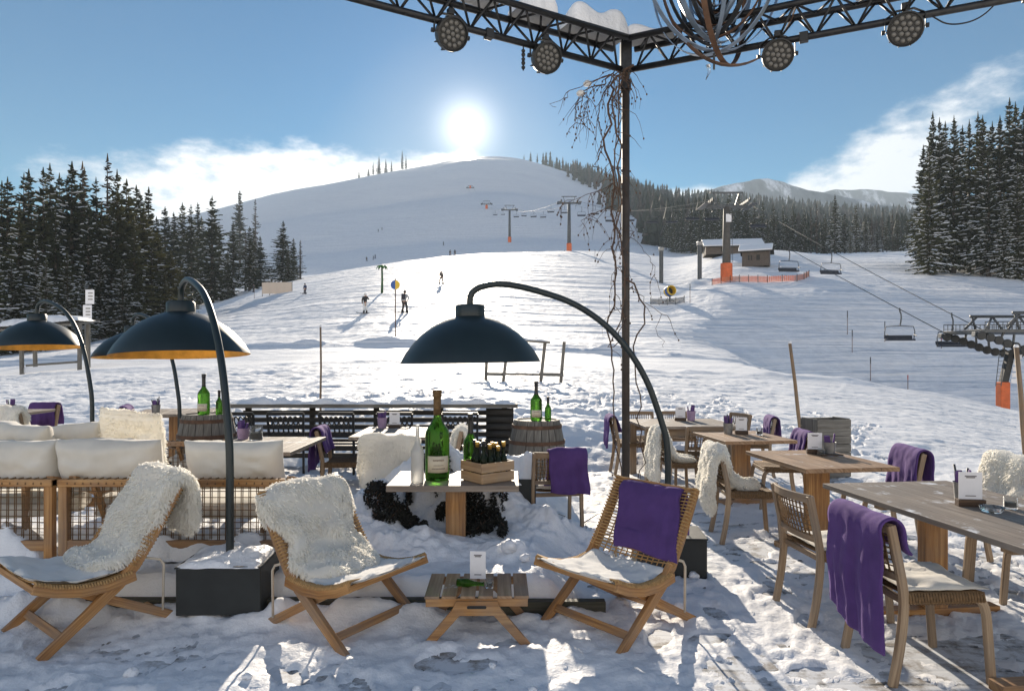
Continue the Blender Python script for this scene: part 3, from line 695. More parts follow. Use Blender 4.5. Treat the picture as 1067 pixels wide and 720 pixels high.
# the far wood climbing the hill behind: one mass
def far_wood():
    g = MB(); r = random.Random(5); n = 0
    small = [[(0, 1.0), (.10, .8), (.05, .8), (.17, .55), (.09, .55), (.24, .28), (.13, .28), (.27, .06), (.05, .0)]]
    while n < 3400:
        Y = math.exp(r.uniform(math.log(270), math.log(1250))); px = r.uniform(540, 1120)
        skyline_edge = 700 - (Y - 270) * .20 if Y < 700 else 614 - (Y - 700) * .12
        if px < skyline_edge + 14 * math.sin(Y * .03): continue
        x = PX(px, Y); z = gz(x, Y); H = r.uniform(13, 25) * (.68 if px > 750 and Y < 520 else 1); rb = H * r.uniform(.12, .19)
        nr = 6 if Y < 600 else 5
        prof = small[0]; vs = []; a0 = r.random() * 6
        for (rr, zz) in prof:
            for j in range(nr):
                a = a0 + 2 * PI * j / nr; q = rr * rb / .27 * r.uniform(.65, 1.3)
                vs.append(Vector((x + math.cos(a) * q, Y + math.sin(a) * q, z - .5 + H * zz + r.uniform(-.3, .3))))
        fs = [(nr * i + j, nr * i + (j + 1) % nr, nr * i + nr + (j + 1) % nr, nr * i + nr + j) for i in range(len(prof) - 1) for j in range(nr)]
        dark = 1 if r.random() < .16 else 0
        g.add(vs, fs, [(0, 0)] * len(vs), dark); n += 1
    return g
M['far_needle'] = conifer_mat('far_wood_needles', (.018, .026, .020), (.055, .062, .042))
M['far_brown'] = conifer_mat('far_wood_larches', (.05, .042, .036), (.10, .088, .08))
tag(far_wood().build('far_wood', [M['far_needle'], M['far_brown']]), 'dense dark wood covering the hillside behind the huts and lift', 'wood', kind='stuff')

# ------------------------------------------------------------------ air
hz = MB(); hz.box((0, 1080, 226), (4200, 2260, 480))
m = bpy.data.materials.new('mountain_air'); m.use_nodes = True; hn = m.node_tree
for n in list(hn.nodes):
    if n.type != 'OUTPUT_MATERIAL': hn.nodes.remove(n)
pv = N(hn, 'ShaderNodeVolumePrincipled'); pv.inputs['Color'].default_value = (.70, .85, 1.0, 1); pv.inputs['Density'].default_value = .0002; pv.inputs['Anisotropy'].default_value = .2
hn.links.new(pv.outputs[0], [n for n in hn.nodes if n.type == 'OUTPUT_MATERIAL'][0].inputs['Volume'])
tag(hz.build('haze', m), 'thin bluish winter haze over the valley', 'haze', kind='stuff')
# ------------------------------------------------------------------ soft goods
def pillow(w, d, h, seed=0, wr=.012, pinch=.5, nu=30, nv=18):
    """stuffed cushion, w across x, h up z, thickness d along y"""
    g = MB(); V = []
    def fn(side):
        def f(u, v):
            x = (u - .5) * 2; z = (v - .5) * 2
            e = max(0.0, (1 - abs(x) ** 5)) ** .42 * max(0.0, (1 - abs(z) ** 5)) ** .42
            cx = 1 - .05 * (1 - abs(z)) ** .5 * 0 - .035 * (1 - z * z); cz = 1 - .05 * (1 - x * x)
            n = sfbm(x * 1.6 + seed, z * 1.6 + side * 3, seed, 4)
            k = float(np.abs(fbm(np.array([x * 3 + z * 2.2 + seed]), np.array([z * 1.2 - x]), seed + 9, 2)[0]))
            return (x * w / 2 * cx, side * (d / 2 * (.12 + .88 * e) + (n * wr * 2.2 - k * wr * 1.2) * (.3 + e)), z * h / 2 * cz + n * wr)
        return f
    nu2, nv2 = nu, nv
    A = [[Vector(fn(1)(i / (nu2 - 1), j / (nv2 - 1))) for j in range(nv2)] for i in range(nu2)]
    B = [[Vector(fn(-1)(i / (nu2 - 1), j / (nv2 - 1))) for j in range(nv2)] for i in range(nu2)]
    vs = [p for r_ in A for p in r_] + [p for r_ in B for p in r_]; o = nu2 * nv2
    fs = []
    for i in range(nu2 - 1):
        for j in range(nv2 - 1):
            a = i * nv2 + j; fs.append((a, a + nv2, a + nv2 + 1, a + 1)); fs.append((o + a, o + a + 1, o + a + nv2 + 1, o + a + nv2))
    ring = [i * nv2 for i in range(nu2)] + [(nu2 - 1) * nv2 + j for j in range(1, nv2)] + [i * nv2 + nv2 - 1 for i in range(nu2 - 2, -1, -1)] + [j for j in range(nv2 - 2, 0, -1)]
    for k in range(len(ring)):
        a, b = ring[k], ring[(k + 1) % len(ring)]
        fs.append((a, b, o + b, o + a))
    g.add(vs, fs, [(0, 0)] * len(vs)); return g
_PC = {}
def path_at(P, t):
    k_ = id(P); hit = _PC.get(k_)
    if hit is not None and hit[2] is P: P, L = hit[0], hit[1]
    else:
        key = P; P = [Vector(p) for p in P]; L = [0]
        for a, b in zip(P, P[1:]): L.append(L[-1] + (b - a).length)
        _PC[k_] = (P, L, key)
    d = t * L[-1]
    for i in range(len(P) - 1):
        if d <= L[i + 1] or i == len(P) - 2:
            k = (d - L[i]) / max(1e-6, L[i + 1] - L[i]); return P[i].lerp(P[i + 1], k), (P[i + 1] - P[i]).normalized()
def smooth_path(P, n=3):
    P = [Vector(p) for p in P]
    for _ in range(n):
        Q = [P[0]]
        for a, b in zip(P, P[1:]): Q += [a.lerp(b, .25), a.lerp(b, .75)]
        P = Q + [P[-1]]
    return P
def fleece(path, widths, thick, seed, tufts=3500, tl=.035, y0=0.0, skew=0.0):
    """long-haired sheepskin hanging along a path in the local x-z plane; widths = full widths along it"""
    P = smooth_path(path, 3); g = MB(); r = random.Random(seed); nu, nv = 46, 26
    ws = np.linspace(0, 1, len(widths))
    def pt(t, a):
        c, tg = path_at(P, t)
        n = Vector((-tg.z, 0, tg.x))
        w = float(np.interp(t, ws, widths)) / 2
        e = min(1.0, t * 14, (1 - t) * 14) ** .5
        w *= (1 + .16 * sfbm(t * 5 + seed, math.cos(a) * 1.3, seed, 3)) * (.7 + .3 * e)
        s = math.sin(a); k = math.cos(a)
        wob = sfbm(t * 6 + seed * 3.1, k * 2.5, seed + 3, 3)
        wob2 = sfbm(t * 16, k * 7 + (3 if s > 0 else 0), seed + 5, 2)
        th = thick * e * (abs(s) ** .6) * (1 if s > 0 else -1)
        return c + Vector((0, 1, 0)) * (k * w + y0 + skew * t) + n * (th * (1 + .32 * wob2) + wob * thick * 1.1)
    G = [[pt(i / (nu - 1), 2 * PI * j / nv) for j in range(nv)] for i in range(nu)]
    vs = [p for row in G for p in row]
    fs = [(i * nv + j, i * nv + (j + 1) % nv, (i + 1) * nv + (j + 1) % nv, (i + 1) * nv + j) for i in range(nu - 1) for j in range(nv)]
    fs += [tuple(range(nv)), tuple(range((nu - 1) * nv + nv - 1, (nu - 1) * nv - 1, -1))]
    g.add(vs, fs, [(0, 0)] * len(vs))
    for _ in range(tufts):
        i = r.randrange(nu - 1); j = r.randrange(nv); u, v = r.random(), r.random()
        a, b, c, d = G[i][j], G[i][(j + 1) % nv], G[i + 1][(j + 1) % nv], G[i + 1][j]
        p = a.lerp(b, u).lerp(d.lerp(c, u), v); nn = (b - a).cross(d - a)
        if nn.length < 1e-9: continue
        nn.normalize()
        ctr = path_at(P, (i + v) / (nu - 1))[0]
        out = p - ctr; out.y *= .3
        if nn.dot(p - ctr) < 0: nn = -nn
        comb = Vector((sfbm(p.x * 9, p.z * 9 + p.y * 4, seed, 2), sfbm(p.y * 9, p.z * 8 + 7, seed + 1, 2), -.30)) * 2.0
        dirv = (nn * .8 + comb + Vector((r.uniform(-.5, .5), r.uniform(-.5, .5), r.uniform(-.6, .4)))).normalized()
        sd = dirv.cross(Vector((r.uniform(-1, 1), r.uniform(-1, 1), r.uniform(-1, 1)))).normalized()
        L = tl * r.uniform(.55, 1.25); w = .0020 + tl * r.uniform(.05, .10)
        q = p + dirv * L * .6 + Vector((0, 0, -.1 * L)); e = p + dirv * L + Vector((0, 0, -.45 * L)) + sd * r.uniform(-.3, .3) * L
        g.add([p - sd * w - nn * .004, p + sd * w - nn * .004, q + sd * w * .8, e, q - sd * w * .8], [(0, 1, 2, 4), (4, 2, 3)], [(0, 0)] * 5)
    return g
def drape(path, width, seed, flare=0.0, fold=.02, y0=0.0, cut=0.0, nu=64, nv=30, freq=3.2, skew=0.0):
    """woven blanket over a chair back; path in the local x-z plane, folds deepen away from the crest"""
    P = smooth_path(path, 2); g = MB()
    top = max(range(len(P)), key=lambda i: P[i].z)
    zt = P[top].z
    def fn(u, v):
        k = (v - .5) * 2
        uu = u
        if u > .5: uu = .5 + (u - .5) * (1 - cut * max(0, k))
        c, tg = path_at(P, min(1, uu)); n = Vector((-tg.z, 0, tg.x))
        dep = min(1, (zt - c.z) / .35)
        f = sfbm(k * freq + seed * 7.7, u * 1.2 + seed, seed, 2) * fold * 2.4 * dep
        f += .10 * fold * math.sin(k * freq * 2.3 + seed + u) * dep
        w = width * (1 + flare * dep)
        wr = sfbm(k * 2.2, u * 6.5, seed + 4, 3) * .012
        return c + n * (f + wr) + Vector((0, k * w / 2 + y0 + skew * max(0.0, u - .5) * 2 + .02 * dep * math.sin(u * 9 + seed), abs(k) ** 6 * -.004 + .01 * math.sin(k * 3 + seed) * (1 if u > .85 else 0)))
    g.grid(fn, nu, nv); return g
def soft(g, name, mat, label, cat, loc, rz=0, group=None, solid=0, smooth=True, sub=0):
    o = g.build(name, mat, smooth=smooth, solid=solid, sub=sub); o.location = loc; o.rotation_euler = (0, 0, rz)
    return tag(o, label, cat, group)

# ------------------------------------------------------------------ folding lounge chairs
A_PATH = [(0, 0), (-.20, .155), (-.36, .285), (-.44, .37), (-.52, .49), (-.62, .655), (-.675, .755)]
S_PATH = [(.03, .365), (-.06, .325), (-.18, .295), (-.30, .29), (-.44, .315)]
def c3(P, y): return [(a, y, b) for a, b in P]
def make_lounge():
    t = thing('lounge_chair', 'x', 'chair')
    for s in (-1, 1):
        g = MB(); g.sweep(c3(A_PATH, s * .275), .030, [.045, .052, .058, .062, .055, .046, .038]); g.build('back_leg', M['teak'], t, bevel=.004)
        g = MB(); g.sweep([(-.71, s * .232, 0), (-.4, s * .232, .165), (-.09, s * .232, .33)], .028, .046); g.build('front_leg', M['teak'], t, bevel=.004)
        g = MB(); g.sweep(c3(S_PATH, s * .29), .024, .052); g.build('seat_rail', M['teak'], t, bevel=.004)
    g = MB(); g.sweep([(-.10, -.26, .078), (-.10, .26, .078)], .02, .042, side=(1, 0, .8)); g.build('stretcher', M['teak'], t, bevel=.003)
    g = MB(); g.sweep([(-.60, -.22, .058), (-.60, .22, .058)], .02, .036, side=(1, 0, -.5)); g.build('stretcher', M['teak'], t, bevel=.003)
    g = MB(); g.sweep([(-.672, -.275, .742), (-.672, .275, .742)], .022, .04, side=(.4, 0, -1)); g.build('top_rail', M['teak'], t, bevel=.003)
    g = MB(); g.sweep([(.02, -.29, .352), (.02, .29, .352)], .03, .03, side=(1, 0, .3)); g.build('seat_bar', M['teak'], t, bevel=.003)
    g = MB(); g.sweep([(-.40, -.29, .30), (-.40, .29, .30)], .03, .03, side=(1, 0, 0)); g.build('seat_bar', M['teak'], t, bevel=.003)
    # rope seat and the wrapped rails
    g = MB()
    for k in range(34):
        tt = .03 + .92 * k / 33; c, tg = path_at([Vector((a, 0, b)) for a, b in S_PATH], tt)
        g.tube([(c.x, -.304, c.z + .018), (c.x, -.292, c.z + .033), (c.x, -.2, c.z + .020), (c.x, 0, c.z + .002), (c.x, .2, c.z + .020), (c.x, .292, c.z + .033), (c.x, .304, c.z + .018)], .0062, 5)
        for s in (-1, 1):
            g.tube([(c.x, s * .276, c.z + .03), (c.x, s * .274, c.z - .02)], .006, 5)
    g.build('seat_weave', M['rope'], t, smooth=True)
    g = MB(); B = [Vector((a, 0, b)) for a, b in A_PATH[2:]]
    for k in range(24):
        c, tg = path_at(B, .20 + .78 * k / 23); n = Vector((-tg.z, 0, tg.x))
        pr = [c + Vector((0, y, 0)) + n * d for y, d in ((-.296, .0), (-.292, .026), (-.26, .022), (-.15, -.004), (0, -.012), (.15, -.004), (.26, .022), (.292, .026), (.296, 0))]
        pr = [c + Vector((0, y, 0)) - n * d for y, d in ((-.296, .0), (-.292, .03), (-.26, .026), (-.15, .0), (0, -.01), (.15, .0), (.26, .026), (.292, .03), (.296, 0))]
        g.tube(pr, .0042, 5)
        for s in (-1, 1): g.tube([c + Vector((0, s * .297, 0)) - n * .012, c + Vector((0, s * .275, 0)) + n * .034, c + Vector((0, s * .254, 0)) - n * .012, c + Vector((0, s * .275, 0)) - n * .034, c + Vector((0, s * .297, 0)) - n * .012], .0055, 5)
    g.build('back_rope', M['rope'], t, smooth=True)
    g = MB()
    for k in range(13):
        y = -.23 + .46 * k / 12
        g.tube([path_at(B, .17 + .80 * q / 8)[0] + Vector((0, y, 0)) + Vector((-.006 + .02 * (abs(y) / .26) ** 2, 0, 0)) for q in range(9)], .0036, 4)
    g.build('back_net', M['rope'], t, smooth=True)
    for s in (-1, 1):
        g = MB(); g.tube([(-.47, s * .25, .40), (-.585, s * .25, .36), (-.605, s * .25, .33), (-.60, s * .25, .075)], .007, 6)
        g.build('prop_rod', M['cream_rod'], t, smooth=True)
    return t
LOUNGE = Proto(make_lounge())
GLC = 'folding teak lounge chairs in the front row'
LL = ((-2.70, 3.75, .01), R(-129)); LM = ((-.712, 3.86, .0), R(-33)); LR = ((.37, 3.85, .0), R(-139))
LOUNGE.at(*LL, 'folding teak lounge chair under a long sheepskin, beside the left charcoal lamp box', GLC, 1.07)
LOUNGE.at(*LM, 'folding teak lounge chair with sheepskin back, between the left lamp box and the slatted stool', GLC)
LOUNGE.at(*LR, 'folding teak lounge chair with its rope back partly bare under a folded purple blanket', GLC)
def seat_pad(w, d, seed, sag=.025, th=.022):
    """thin cushion lying in a lounge seat (local frame of the chair)"""
    g = MB()
    P = smooth_path([(.05, 0, .405), (-.06, 0, .362), (-.18, 0, .336), (-.32, 0, .335), (-.44, 0, .365)], 2)
    nu, nv = 26, 22
    def f(s):
        def fn(u, v):
            c, tg = path_at(P, u); k = (v - .5) * 2
            e = (max(0, 1 - abs(k) ** 6) * max(0, 1 - abs(2 * u - 1) ** 6)) ** .4
            n = sfbm(u * 4 + seed, k * 2.4, seed, 4); n2 = abs(sfbm(u * 7, k * 5, seed + 2, 2))
            return (c.x, k * w / 2 * (1 + .04 * n), c.z + .016 - .012 * (1 - k * k) + s * th * e + (n * .022 - n2 * .02) * (1 if s > 0 else .2))
        return fn
    A = [f(1)(i / (nu - 1), j / (nv - 1)) for i in range(nu) for j in range(nv)]; B = [f(-1)(i / (nu - 1), j / (nv - 1)) for i in range(nu) for j in range(nv)]
    o = nu * nv; fs = []
    for i in range(nu - 1):
        for j in range(nv - 1):
            a = i * nv + j; fs += [(a, a + nv, a + nv + 1, a + 1), (o + a, o + a + 1, o + a + nv + 1, o + a + nv)]
    ring = [i * nv for i in range(nu)] + [(nu - 1) * nv + j for j in range(1, nv)] + [i * nv + nv - 1 for i in range(nu - 2, -1, -1)] + list(range(nv - 2, 0, -1))
    for k in range(len(ring)): a, b = ring[k], ring[(k + 1) % len(ring)]; fs.append((a, b, o + b, o + a))
    g.add([Vector(v) for v in A + B], fs, [(0, 0)] * (2 * o)); return g
GSC = 'ecru seat cushions'
for (loc, rz), lb, sd, sc in ((LL, 'flat white seat cushion on the lounge chair at far left, half under its sheepskin', 3, 1.07), (LM, 'flat white seat cushion dusted with snow on the chair left of the slatted stool', 5, 1), (LR, 'crumpled white seat cushion on the lounge chair with a purple blanket', 8, 1)):
    o = soft(seat_pad(.56, .5, sd), 'seat_cushion', M['white_canvas'], lb, 'cushion', loc, rz, GSC); o.scale = (sc,) * 3
# sheepskins on the two left lounge chairs
GSK = 'cream sheepskins draped on seats'
o = soft(fleece([(-.80, 0, .45), (-.80, 0, .62), (-.74, 0, .80), (-.66, 0, .80), (-.56, 0, .60), (-.46, 0, .44), (-.38, 0, .39), (-.22, 0, .378)], [.40, .46, .52, .56, .54, .52, .52, .34], .038, 11, 24000, .024, .02), 'sheepskin', M['wool'], 'long cream sheepskin falling over the back and seat of the left lounge chair', 'sheepskin', *LL, GSK, smooth=True); o.scale = (1.07,) * 3
o = soft(fleece([(-.77, 0, .56), (-.78, 0, .70), (-.73, 0, .82), (-.65, 0, .79), (-.57, 0, .63), (-.48, 0, .49), (-.41, 0, .41), (-.30, 0, .38), (-.19, 0, .375)], [.40, .50, .58, .64, .62, .50, .60, .50, .34], .044, 12, 26000, .025, -.01), 'sheepskin', M['wool'], 'shaggy cream sheepskin over the back of the middle lounge chair', 'sheepskin', *LM, GSK, smooth=True)
# folded purple blanket on the right lounge chair
o = soft(drape([(-.735, 0, .52), (-.755, 0, .62), (-.735, 0, .745), (-.70, 0, .80), (-.655, 0, .77), (-.60, 0, .675), (-.535, 0, .565), (-.46, 0, .43)], .46, 3, 0, .008, -.005, skew=.13), 'purple_blanket', M['purple'], 'purple fleece blanket folded flat over the rope back of the right lounge chair', 'blanket', *LR, 'purple fleece blankets', solid=.022)

# ------------------------------------------------------------------ slatted folding stool
st = thing('slatted_stool', 'low folding slatted wooden stool used as a side table between two lounge chairs', 'stool', (-.20, 4.0, .0), R(1))
for s in (-1, 1):
    g = MB(); y = s * .205
    g.prism([(-.115, .245), (.115, .245), (.135, .20), (.305, .0), (.245, .0), (.095, .165), (-.095, .165), (-.245, .0), (-.305, .0), (-.135, .20)], y - .012, y + .012); g.build('leg_frame', M['teak'], st, bevel=.003)
    g = MB(); g.prism([(-.05, .205), (.05, .205), (.055, .212), (.05, .222), (-.05, .222), (-.055, .212)], y - .0135, y + .0135); g.build('handle_slot', M['black'], st)
    g = MB(); g.box((0, s * .187, .232), (.57, .022, .045)); g.build('side_rail', M['teak'], st, bevel=.003)
for k, x in enumerate((-.25, -.155, -.05, .05, .155, .25)):
    g = MB(); g.box((x, 0, .262), (.082, .405, .016)); g.build('slat', M['topwarm'], st, bevel=.003)

# ------------------------------------------------------------------ arc heat lamps
def arc_pts():
    P = [(0, .02), (0, .6), (0, .95), (.045, 1.11), (.17, 1.47), (.40, 1.79), (.69, 2.0), (1.0, 2.10), (1.22, 2.145), (1.36, 2.135), (1.45, 2.10), (1.483, 2.05), (1.483, 1.97)]
    return P
def make_lamp():
    t = thing('heat_lamp', 'x', 'lamp')
    g = MB(); g.box((0, .0, .14), (.50, .38, .28)); g.box((0, 0, .286), (.515, .395, .012)); g.build('base_box', M['base_box'], t, bevel=.006)
    P = smooth_path([(a, 0, b) for a, b in arc_pts()], 3)
    g = MB(); g.tube(P, .024, 10); g.build('arc_pole', M['lamp'], t, smooth=True)
    g = MB()
    prof = [(.0, 1.985), (.10, 1.985), (.108, 1.975), (.108, 1.90), (.13, 1.893), (.20, 1.868), (.28, 1.826), (.355, 1.772), (.42, 1.708), (.475, 1.638), (.505, 1.585), (.516, 1.56)]
    g.lathe([(r, z) for r, z in prof], 56, (1.483, 0, 0)); 
    # drop the closing rim face: the dome is open below
    g.f.pop(); g.m.pop(); g.uv = g.uv[:len(g.uv) - 56]
    sh = g.build('lamp_shade', M['lamp'], t, smooth=True, auto=50)
    g = MB(); g.lathe([(.0, 1.880), (.13, 1.876), (.20, 1.852), (.28, 1.810), (.35, 1.757), (.413, 1.695), (.466, 1.628), (.497, 1.575), (.514, 1.559)], 56, (1.483, 0, 0)); g.f.pop(); g.m.pop(); g.uv = g.uv[:len(g.uv) - 56]
    g.build('gold_lining', M['gold'], sh, smooth=True)
    g = MB(); g.lathe([(0, 1.70), (.10, 1.70), (.115, 1.685), (.115, 1.64), (.10, 1.625), (0, 1.625)], 20, (1.483, 0, 0)); g.tube([(1.483, 0, 1.7), (1.483, 0, 1.9)], .012, 6); g.build('heater', M['black'], sh, smooth=True, auto=40)
    return t
LAMP = Proto(make_lamp())
GLA = 'arc heat lamps with black dome shades'
def lamp_at(loc, rz, lb, box=0.0, sag=3.8):
    o = LAMP.at(loc, rz, lb, GLA)
    for c in KIDS[o.name]:
        if c.name.startswith('base_box'): c.rotation_euler = (0, 0, -rz + box)
        if c.name.startswith('lamp_shade'):            # the arm sags a little, so the dome leans outwards
            p = Vector((1.483, 0, 1.97)); m3 = Matrix.Rotation(R(sag), 3, 'Y'); c.rotation_euler = (0, R(sag), 0); c.location = p - m3 @ p
lamp_at((1.17, 5.12, 0), math.atan2(-.06, -1.48), 'arc lamp whose petrol black dome hangs over the bottle table', R(-4), .9)
lamp_at((-1.765, 4.27, .055), math.atan2(1.17, -.87), 'arc lamp standing between the two left lounge chairs, gold inside showing', R(2))
lamp_at((-4.86, 7.9, .16), math.atan2(.85, -1.24), 'arc lamp with its dome cut by the left picture edge')
lamp_at((-4.14, 8.5, .04), math.atan2(.95, -1.10), 'arc lamp whose dome is mostly hidden behind a nearer dome')

# ------------------------------------------------------------------ sofas with rope backs
def make_sofa(W=1.64):
    t = thing('rope_back_sofa', 'x', 'sofa'); h = W / 2
    for sx in (-1, 1):
        g = MB(); g.box((sx * (h - .03), 0, .285), (.06, .05, .57)); g.build('rear_leg', M['teak'], t, bevel=.004)
        g = MB(); g.sweep([(sx * (h - .03), .78, 0), (sx * (h - .03), .70, .30)], .05, .06, side=(1, 0, 0)); g.build('front_leg', M['teak'], t, bevel=.004)
        g = MB(); g.sweep([(sx * (h - .06), .03, .56), (sx * (h - .06), .42, .45), (sx * (h - .06), .74, .30)], .05, .055, side=(1, 0, 0)); g.build('side_rail', M['teak'], t, bevel=.004)
    g = MB(); g.box((0, -.002, .548), (W, .062, .052)); g.build('top_rail', M['teak'], t, bevel=.005)
    g = MB(); g.box((0, 0, .115), (W - .12, .044, .07)); g.box((0, .70, .265), (W - .12, .04, .07)); g.build('lower_rail', M['teak'], t, bevel=.004)
    g = MB(); g.sweep([(-h + .22, .03, .52), (-h + .28, .12, .18)], .05, .03, side=(0, 1, 0)); g.build('brace', M['teak'], t, bevel=.003); g = MB(); g.sweep([(h - .22, .03, .52), (h - .28, .12, .18)], .05, .03, side=(0, 1, 0)); g.build('brace', M['teak'], t, bevel=.003)
    g = MB(); n = int(W / .055)
    for k in range(n):
        x = -h + .07 + (W - .14) * k / (n - 1)
        for d in (-.004, .008): g.tube([(x + d, .012, .14), (x + d, .020, .53)], .0035, 4)
    g.build('rope_uprights', M['rope_dark'], t, smooth=True)
    g = MB()
    for k in range(8):
        z = .185 + .043 * k; g.tube([(-h + .06, .008, z), (h - .06, .008, z)], .0035, 4)
    for k in range(n):
        x = -h + .07 + (W - .14) * k / (n - 1); g.tube([(x, -.035, .54), (x, -.02, .578), (x, .02, .578), (x, .034, .54)], .0055, 4)
    g.build('rope_rows', M['rope_dark'], t, smooth=True)
    g = MB(); g.add(*[None, None]) if False else None
    sc = pillow(W - .13, .74, .13, 4, .01); s = MB()
    s.add([Vector((v[0], .40 + v[1], .33 + v[2])) for v in sc.v], sc.f, [(0, 0)] * len(sc.v)); s.build('seat_pad', M['canvas'], t, smooth=True)
    return t
SOFA = Proto(make_sofa())
GSO = 'rope backed teak sofas facing the slope'
SOFA.at((-2.305, 4.72, .185), 0, 'rope backed teak sofa seen from behind, a lamp pole crossing it', GSO)
SOFA.at((-3.985, 4.72, .185), 0, 'rope backed teak sofa cut off by the left picture edge', GSO)
ac = make_sofa(.76); ac.name = 'rope_back_armchair'; ac['category'] = 'armchair'; place(ac, (-3.30, 7.05, .16), R(3), 'teak armchair with roped back standing before the left bottle barrel')
for x_, w_ in ((-2.30, 1.42), (-3.98, 1.42)): pass
GBC = 'plump ecru back cushions on the sofas'
def cush(w, d, h, px, pyc, Y, tilt, rz, label, seed, mat='canvas', wr=.014, roll=0):
    g = pillow(w, d, h, seed, wr)
    o = g.build('back_cushion', M[mat], smooth=True); o.location = (PX(px, Y), Y, PZ(pyc, Y)); o.rotation_euler = (R(tilt), R(roll), R(rz))
    return tag(o, label, 'cushion', GBC)
cush(.70, .22, .36, 246, 484, 4.90, 14, 0, 'ecru back cushion behind the arc lamp pole', 31)
cush(.74, .24, .38, 117, 484, 4.90, 14, 0, 'long ecru back cushion left of the lamp pole sofa gap', 32)
cush(.62, .22, .36, 18, 484, 4.90, 12, 2, 'ecru back cushion at the left end of the sofa row', 33)
cush(.50, .22, .50, 24, 473, 5.22, 18, -6, 'square ecru cushion leaning behind the leftmost long cushion', 34, roll=5)
cush(.46, .20, .42, 80, 467, 5.45, 20, 4, 'ecru cushion standing behind, left of the fluffy one', 35, roll=-4)
g = pillow(.50, .20, .46, 36, .03)
rr = random.Random(4); V0 = [Vector(v) for v in g.v]
F0 = list(g.f)
for _ in range(4500):
    f = rr.choice(F0); p = sum((V0[i] for i in f), Vector()) / len(f) + Vector((rr.uniform(-.012, .012), 0, rr.uniform(-.012, .012))); n = Vector((0, 1 if p.y > 0 else -1, 0)) + p * 1.2 + Vector((rr.uniform(-.7, .7), rr.uniform(-.7, .7), rr.uniform(-.7, .7))); n.normalize()
    s_ = n.orthogonal().normalized(); L = rr.uniform(.012, .026)
    g.add([p - s_ * .005, p + s_ * .005, p + n * L + Vector((0, 0, -.3 * L))], [(0, 1, 2)], [(0, 0)] * 3)
o = g.build('fluffy_cushion', M['wool'], smooth=True); Y = 5.45; o.location = (PX(139, Y), Y, PZ(456, Y)); o.rotation_euler = (R(18), R(5), R(-4)); tag(o, 'fluffy cream cushion standing highest behind the sofa row', 'cushion', GBC)

# ------------------------------------------------------------------ bottles
def make_bottle(name, label, cat, H, r, glassm, foilm, lab=True, neck=.32, foil_to=.72, group=None, loc=(0, 0, 0), rz=0, lab_col='label'):
    t = thing(name, label, cat, loc, rz, group)
    rn = max(.0125, r * neck); zs = H * .50
    prof = [(0, .012), (r * .7, .0), (r * .95, .004), (r, .02), (r, zs)]
    for k in range(1, 9):
        q = k / 8; prof.append((rn + (r - rn) * (.5 + .5 * math.cos(PI * q)), zs + H * .22 * q))
    prof += [(rn * .96, H * .86), (rn * 1.0, H * .925), (rn * 1.15, H * .93), (rn * 1.15, H * .95), (rn, H * .955), (rn, H * .97), (0, H * .97)]
    g = MB(); g.lathe(prof, 24); g.build('glass_body', M[glassm], t, smooth=True)
    if foilm:
        zf = H * foil_to; g = MB(); p2 = [(a + .0022, b) for a, b in prof if zf <= b <= H * .955 and a > 0]
        p2 = [(p2[0][0] + .001, p2[0][1] - H * .03)] + p2 if False else p2
        p2 += [(rn * 1.3, H * .965), (rn * 1.25, H), (0, H)]
        g.lathe(p2, 20); g.build('foil', M[foilm], t, smooth=True)
    if lab:
        g = MB(); rl = r + .0018; n = 14; vs = []
        for j in range(n):
            a = -PI / 2 + (j / (n - 1) - .5) * 1.9
            for z in (H * .10, H * .28): vs.append(Vector((rl * math.cos(a), rl * math.sin(a), z)))
        g.add(vs, [(2 * j, 2 * j + 2, 2 * j + 3, 2 * j + 1) for j in range(n - 1)], [(0, 0)] * len(vs)); lb = g.build('paper_label', M[lab_col], t, smooth=True, solid=.001)
        if r > .06:
            g = MB()
            for (za, zb2, wd) in ((.135, .150, 1.1), (.175, .183, .8), (.225, .245, .9)):
                vs = []
                for j in range(9):
                    a = -PI / 2 + (j / 8 - .5) * wd
                    for z in (H * za, H * zb2): vs.append(Vector(((rl + .0014) * math.cos(a), (rl + .0014) * math.sin(a), z)))
                g.add(vs, [(2 * j, 2 * j + 2, 2 * j + 3, 2 * j + 1) for j in range(8)], [(0, 0)] * len(vs))
            g.build('print', M['label_ink'], lb)
    return t
M['label_ink'] = simple('faded_label_ink', (.30, .25, .19), .8, var=.5, scale=160)
ZT = .672
# ------------------------------------------------------------------ bottle table
def pedestal_table(name, label, loc, rz, L, Wd, z, th=.035, cols=(0,), plank=5, topm='top', col_w=.17, col_d=.085, foot=True, group=None, zbase=0.0):
    """boards run along local x"""
    t = thing(name, label, 'table', loc, rz, group)
    g = MB(); w = Wd / plank
    for k in range(plank): g.box((0, -Wd / 2 + w * (k + .5), z - th / 2), (L, w - .004, th))
    g.build('table_top', M[topm], t, bevel=.003)
    for c in cols:
        g = MB(); g.box((c, 0, (z - th + zbase) / 2), (col_d, col_w, z - th - zbase - .004)); g.build('leg', M['teak'] if topm == 'topwarm' or topm == 'top' else M['oak'], t, bevel=.004)
        if foot:
            g = MB(); g.box((c, 0, zbase + .025), (.09, Wd * .92, .05)); g.build('foot', M['teak'], t, bevel=.004)
            g = MB(); g.box((c, 0, z - th - .025), (.07, Wd * .8, .045)); g.build('top_batten', M['oak'], t, bevel=.003)
    return t
bt = pedestal_table('bottle_table', 'small pedestal table in front of the snow mound, crowded with bottles', (-.43, 5.24, .0), 0, .96, .64, ZT, .045, (0,), 4, 'top', .10, .15, False, zbase=.05)
bt_f = MB(); bt_f.box((.14, -.06, .12), (.36, .09, .05), R(-28)); bt_f.build('foot', M['teak'], bt, bevel=.004)
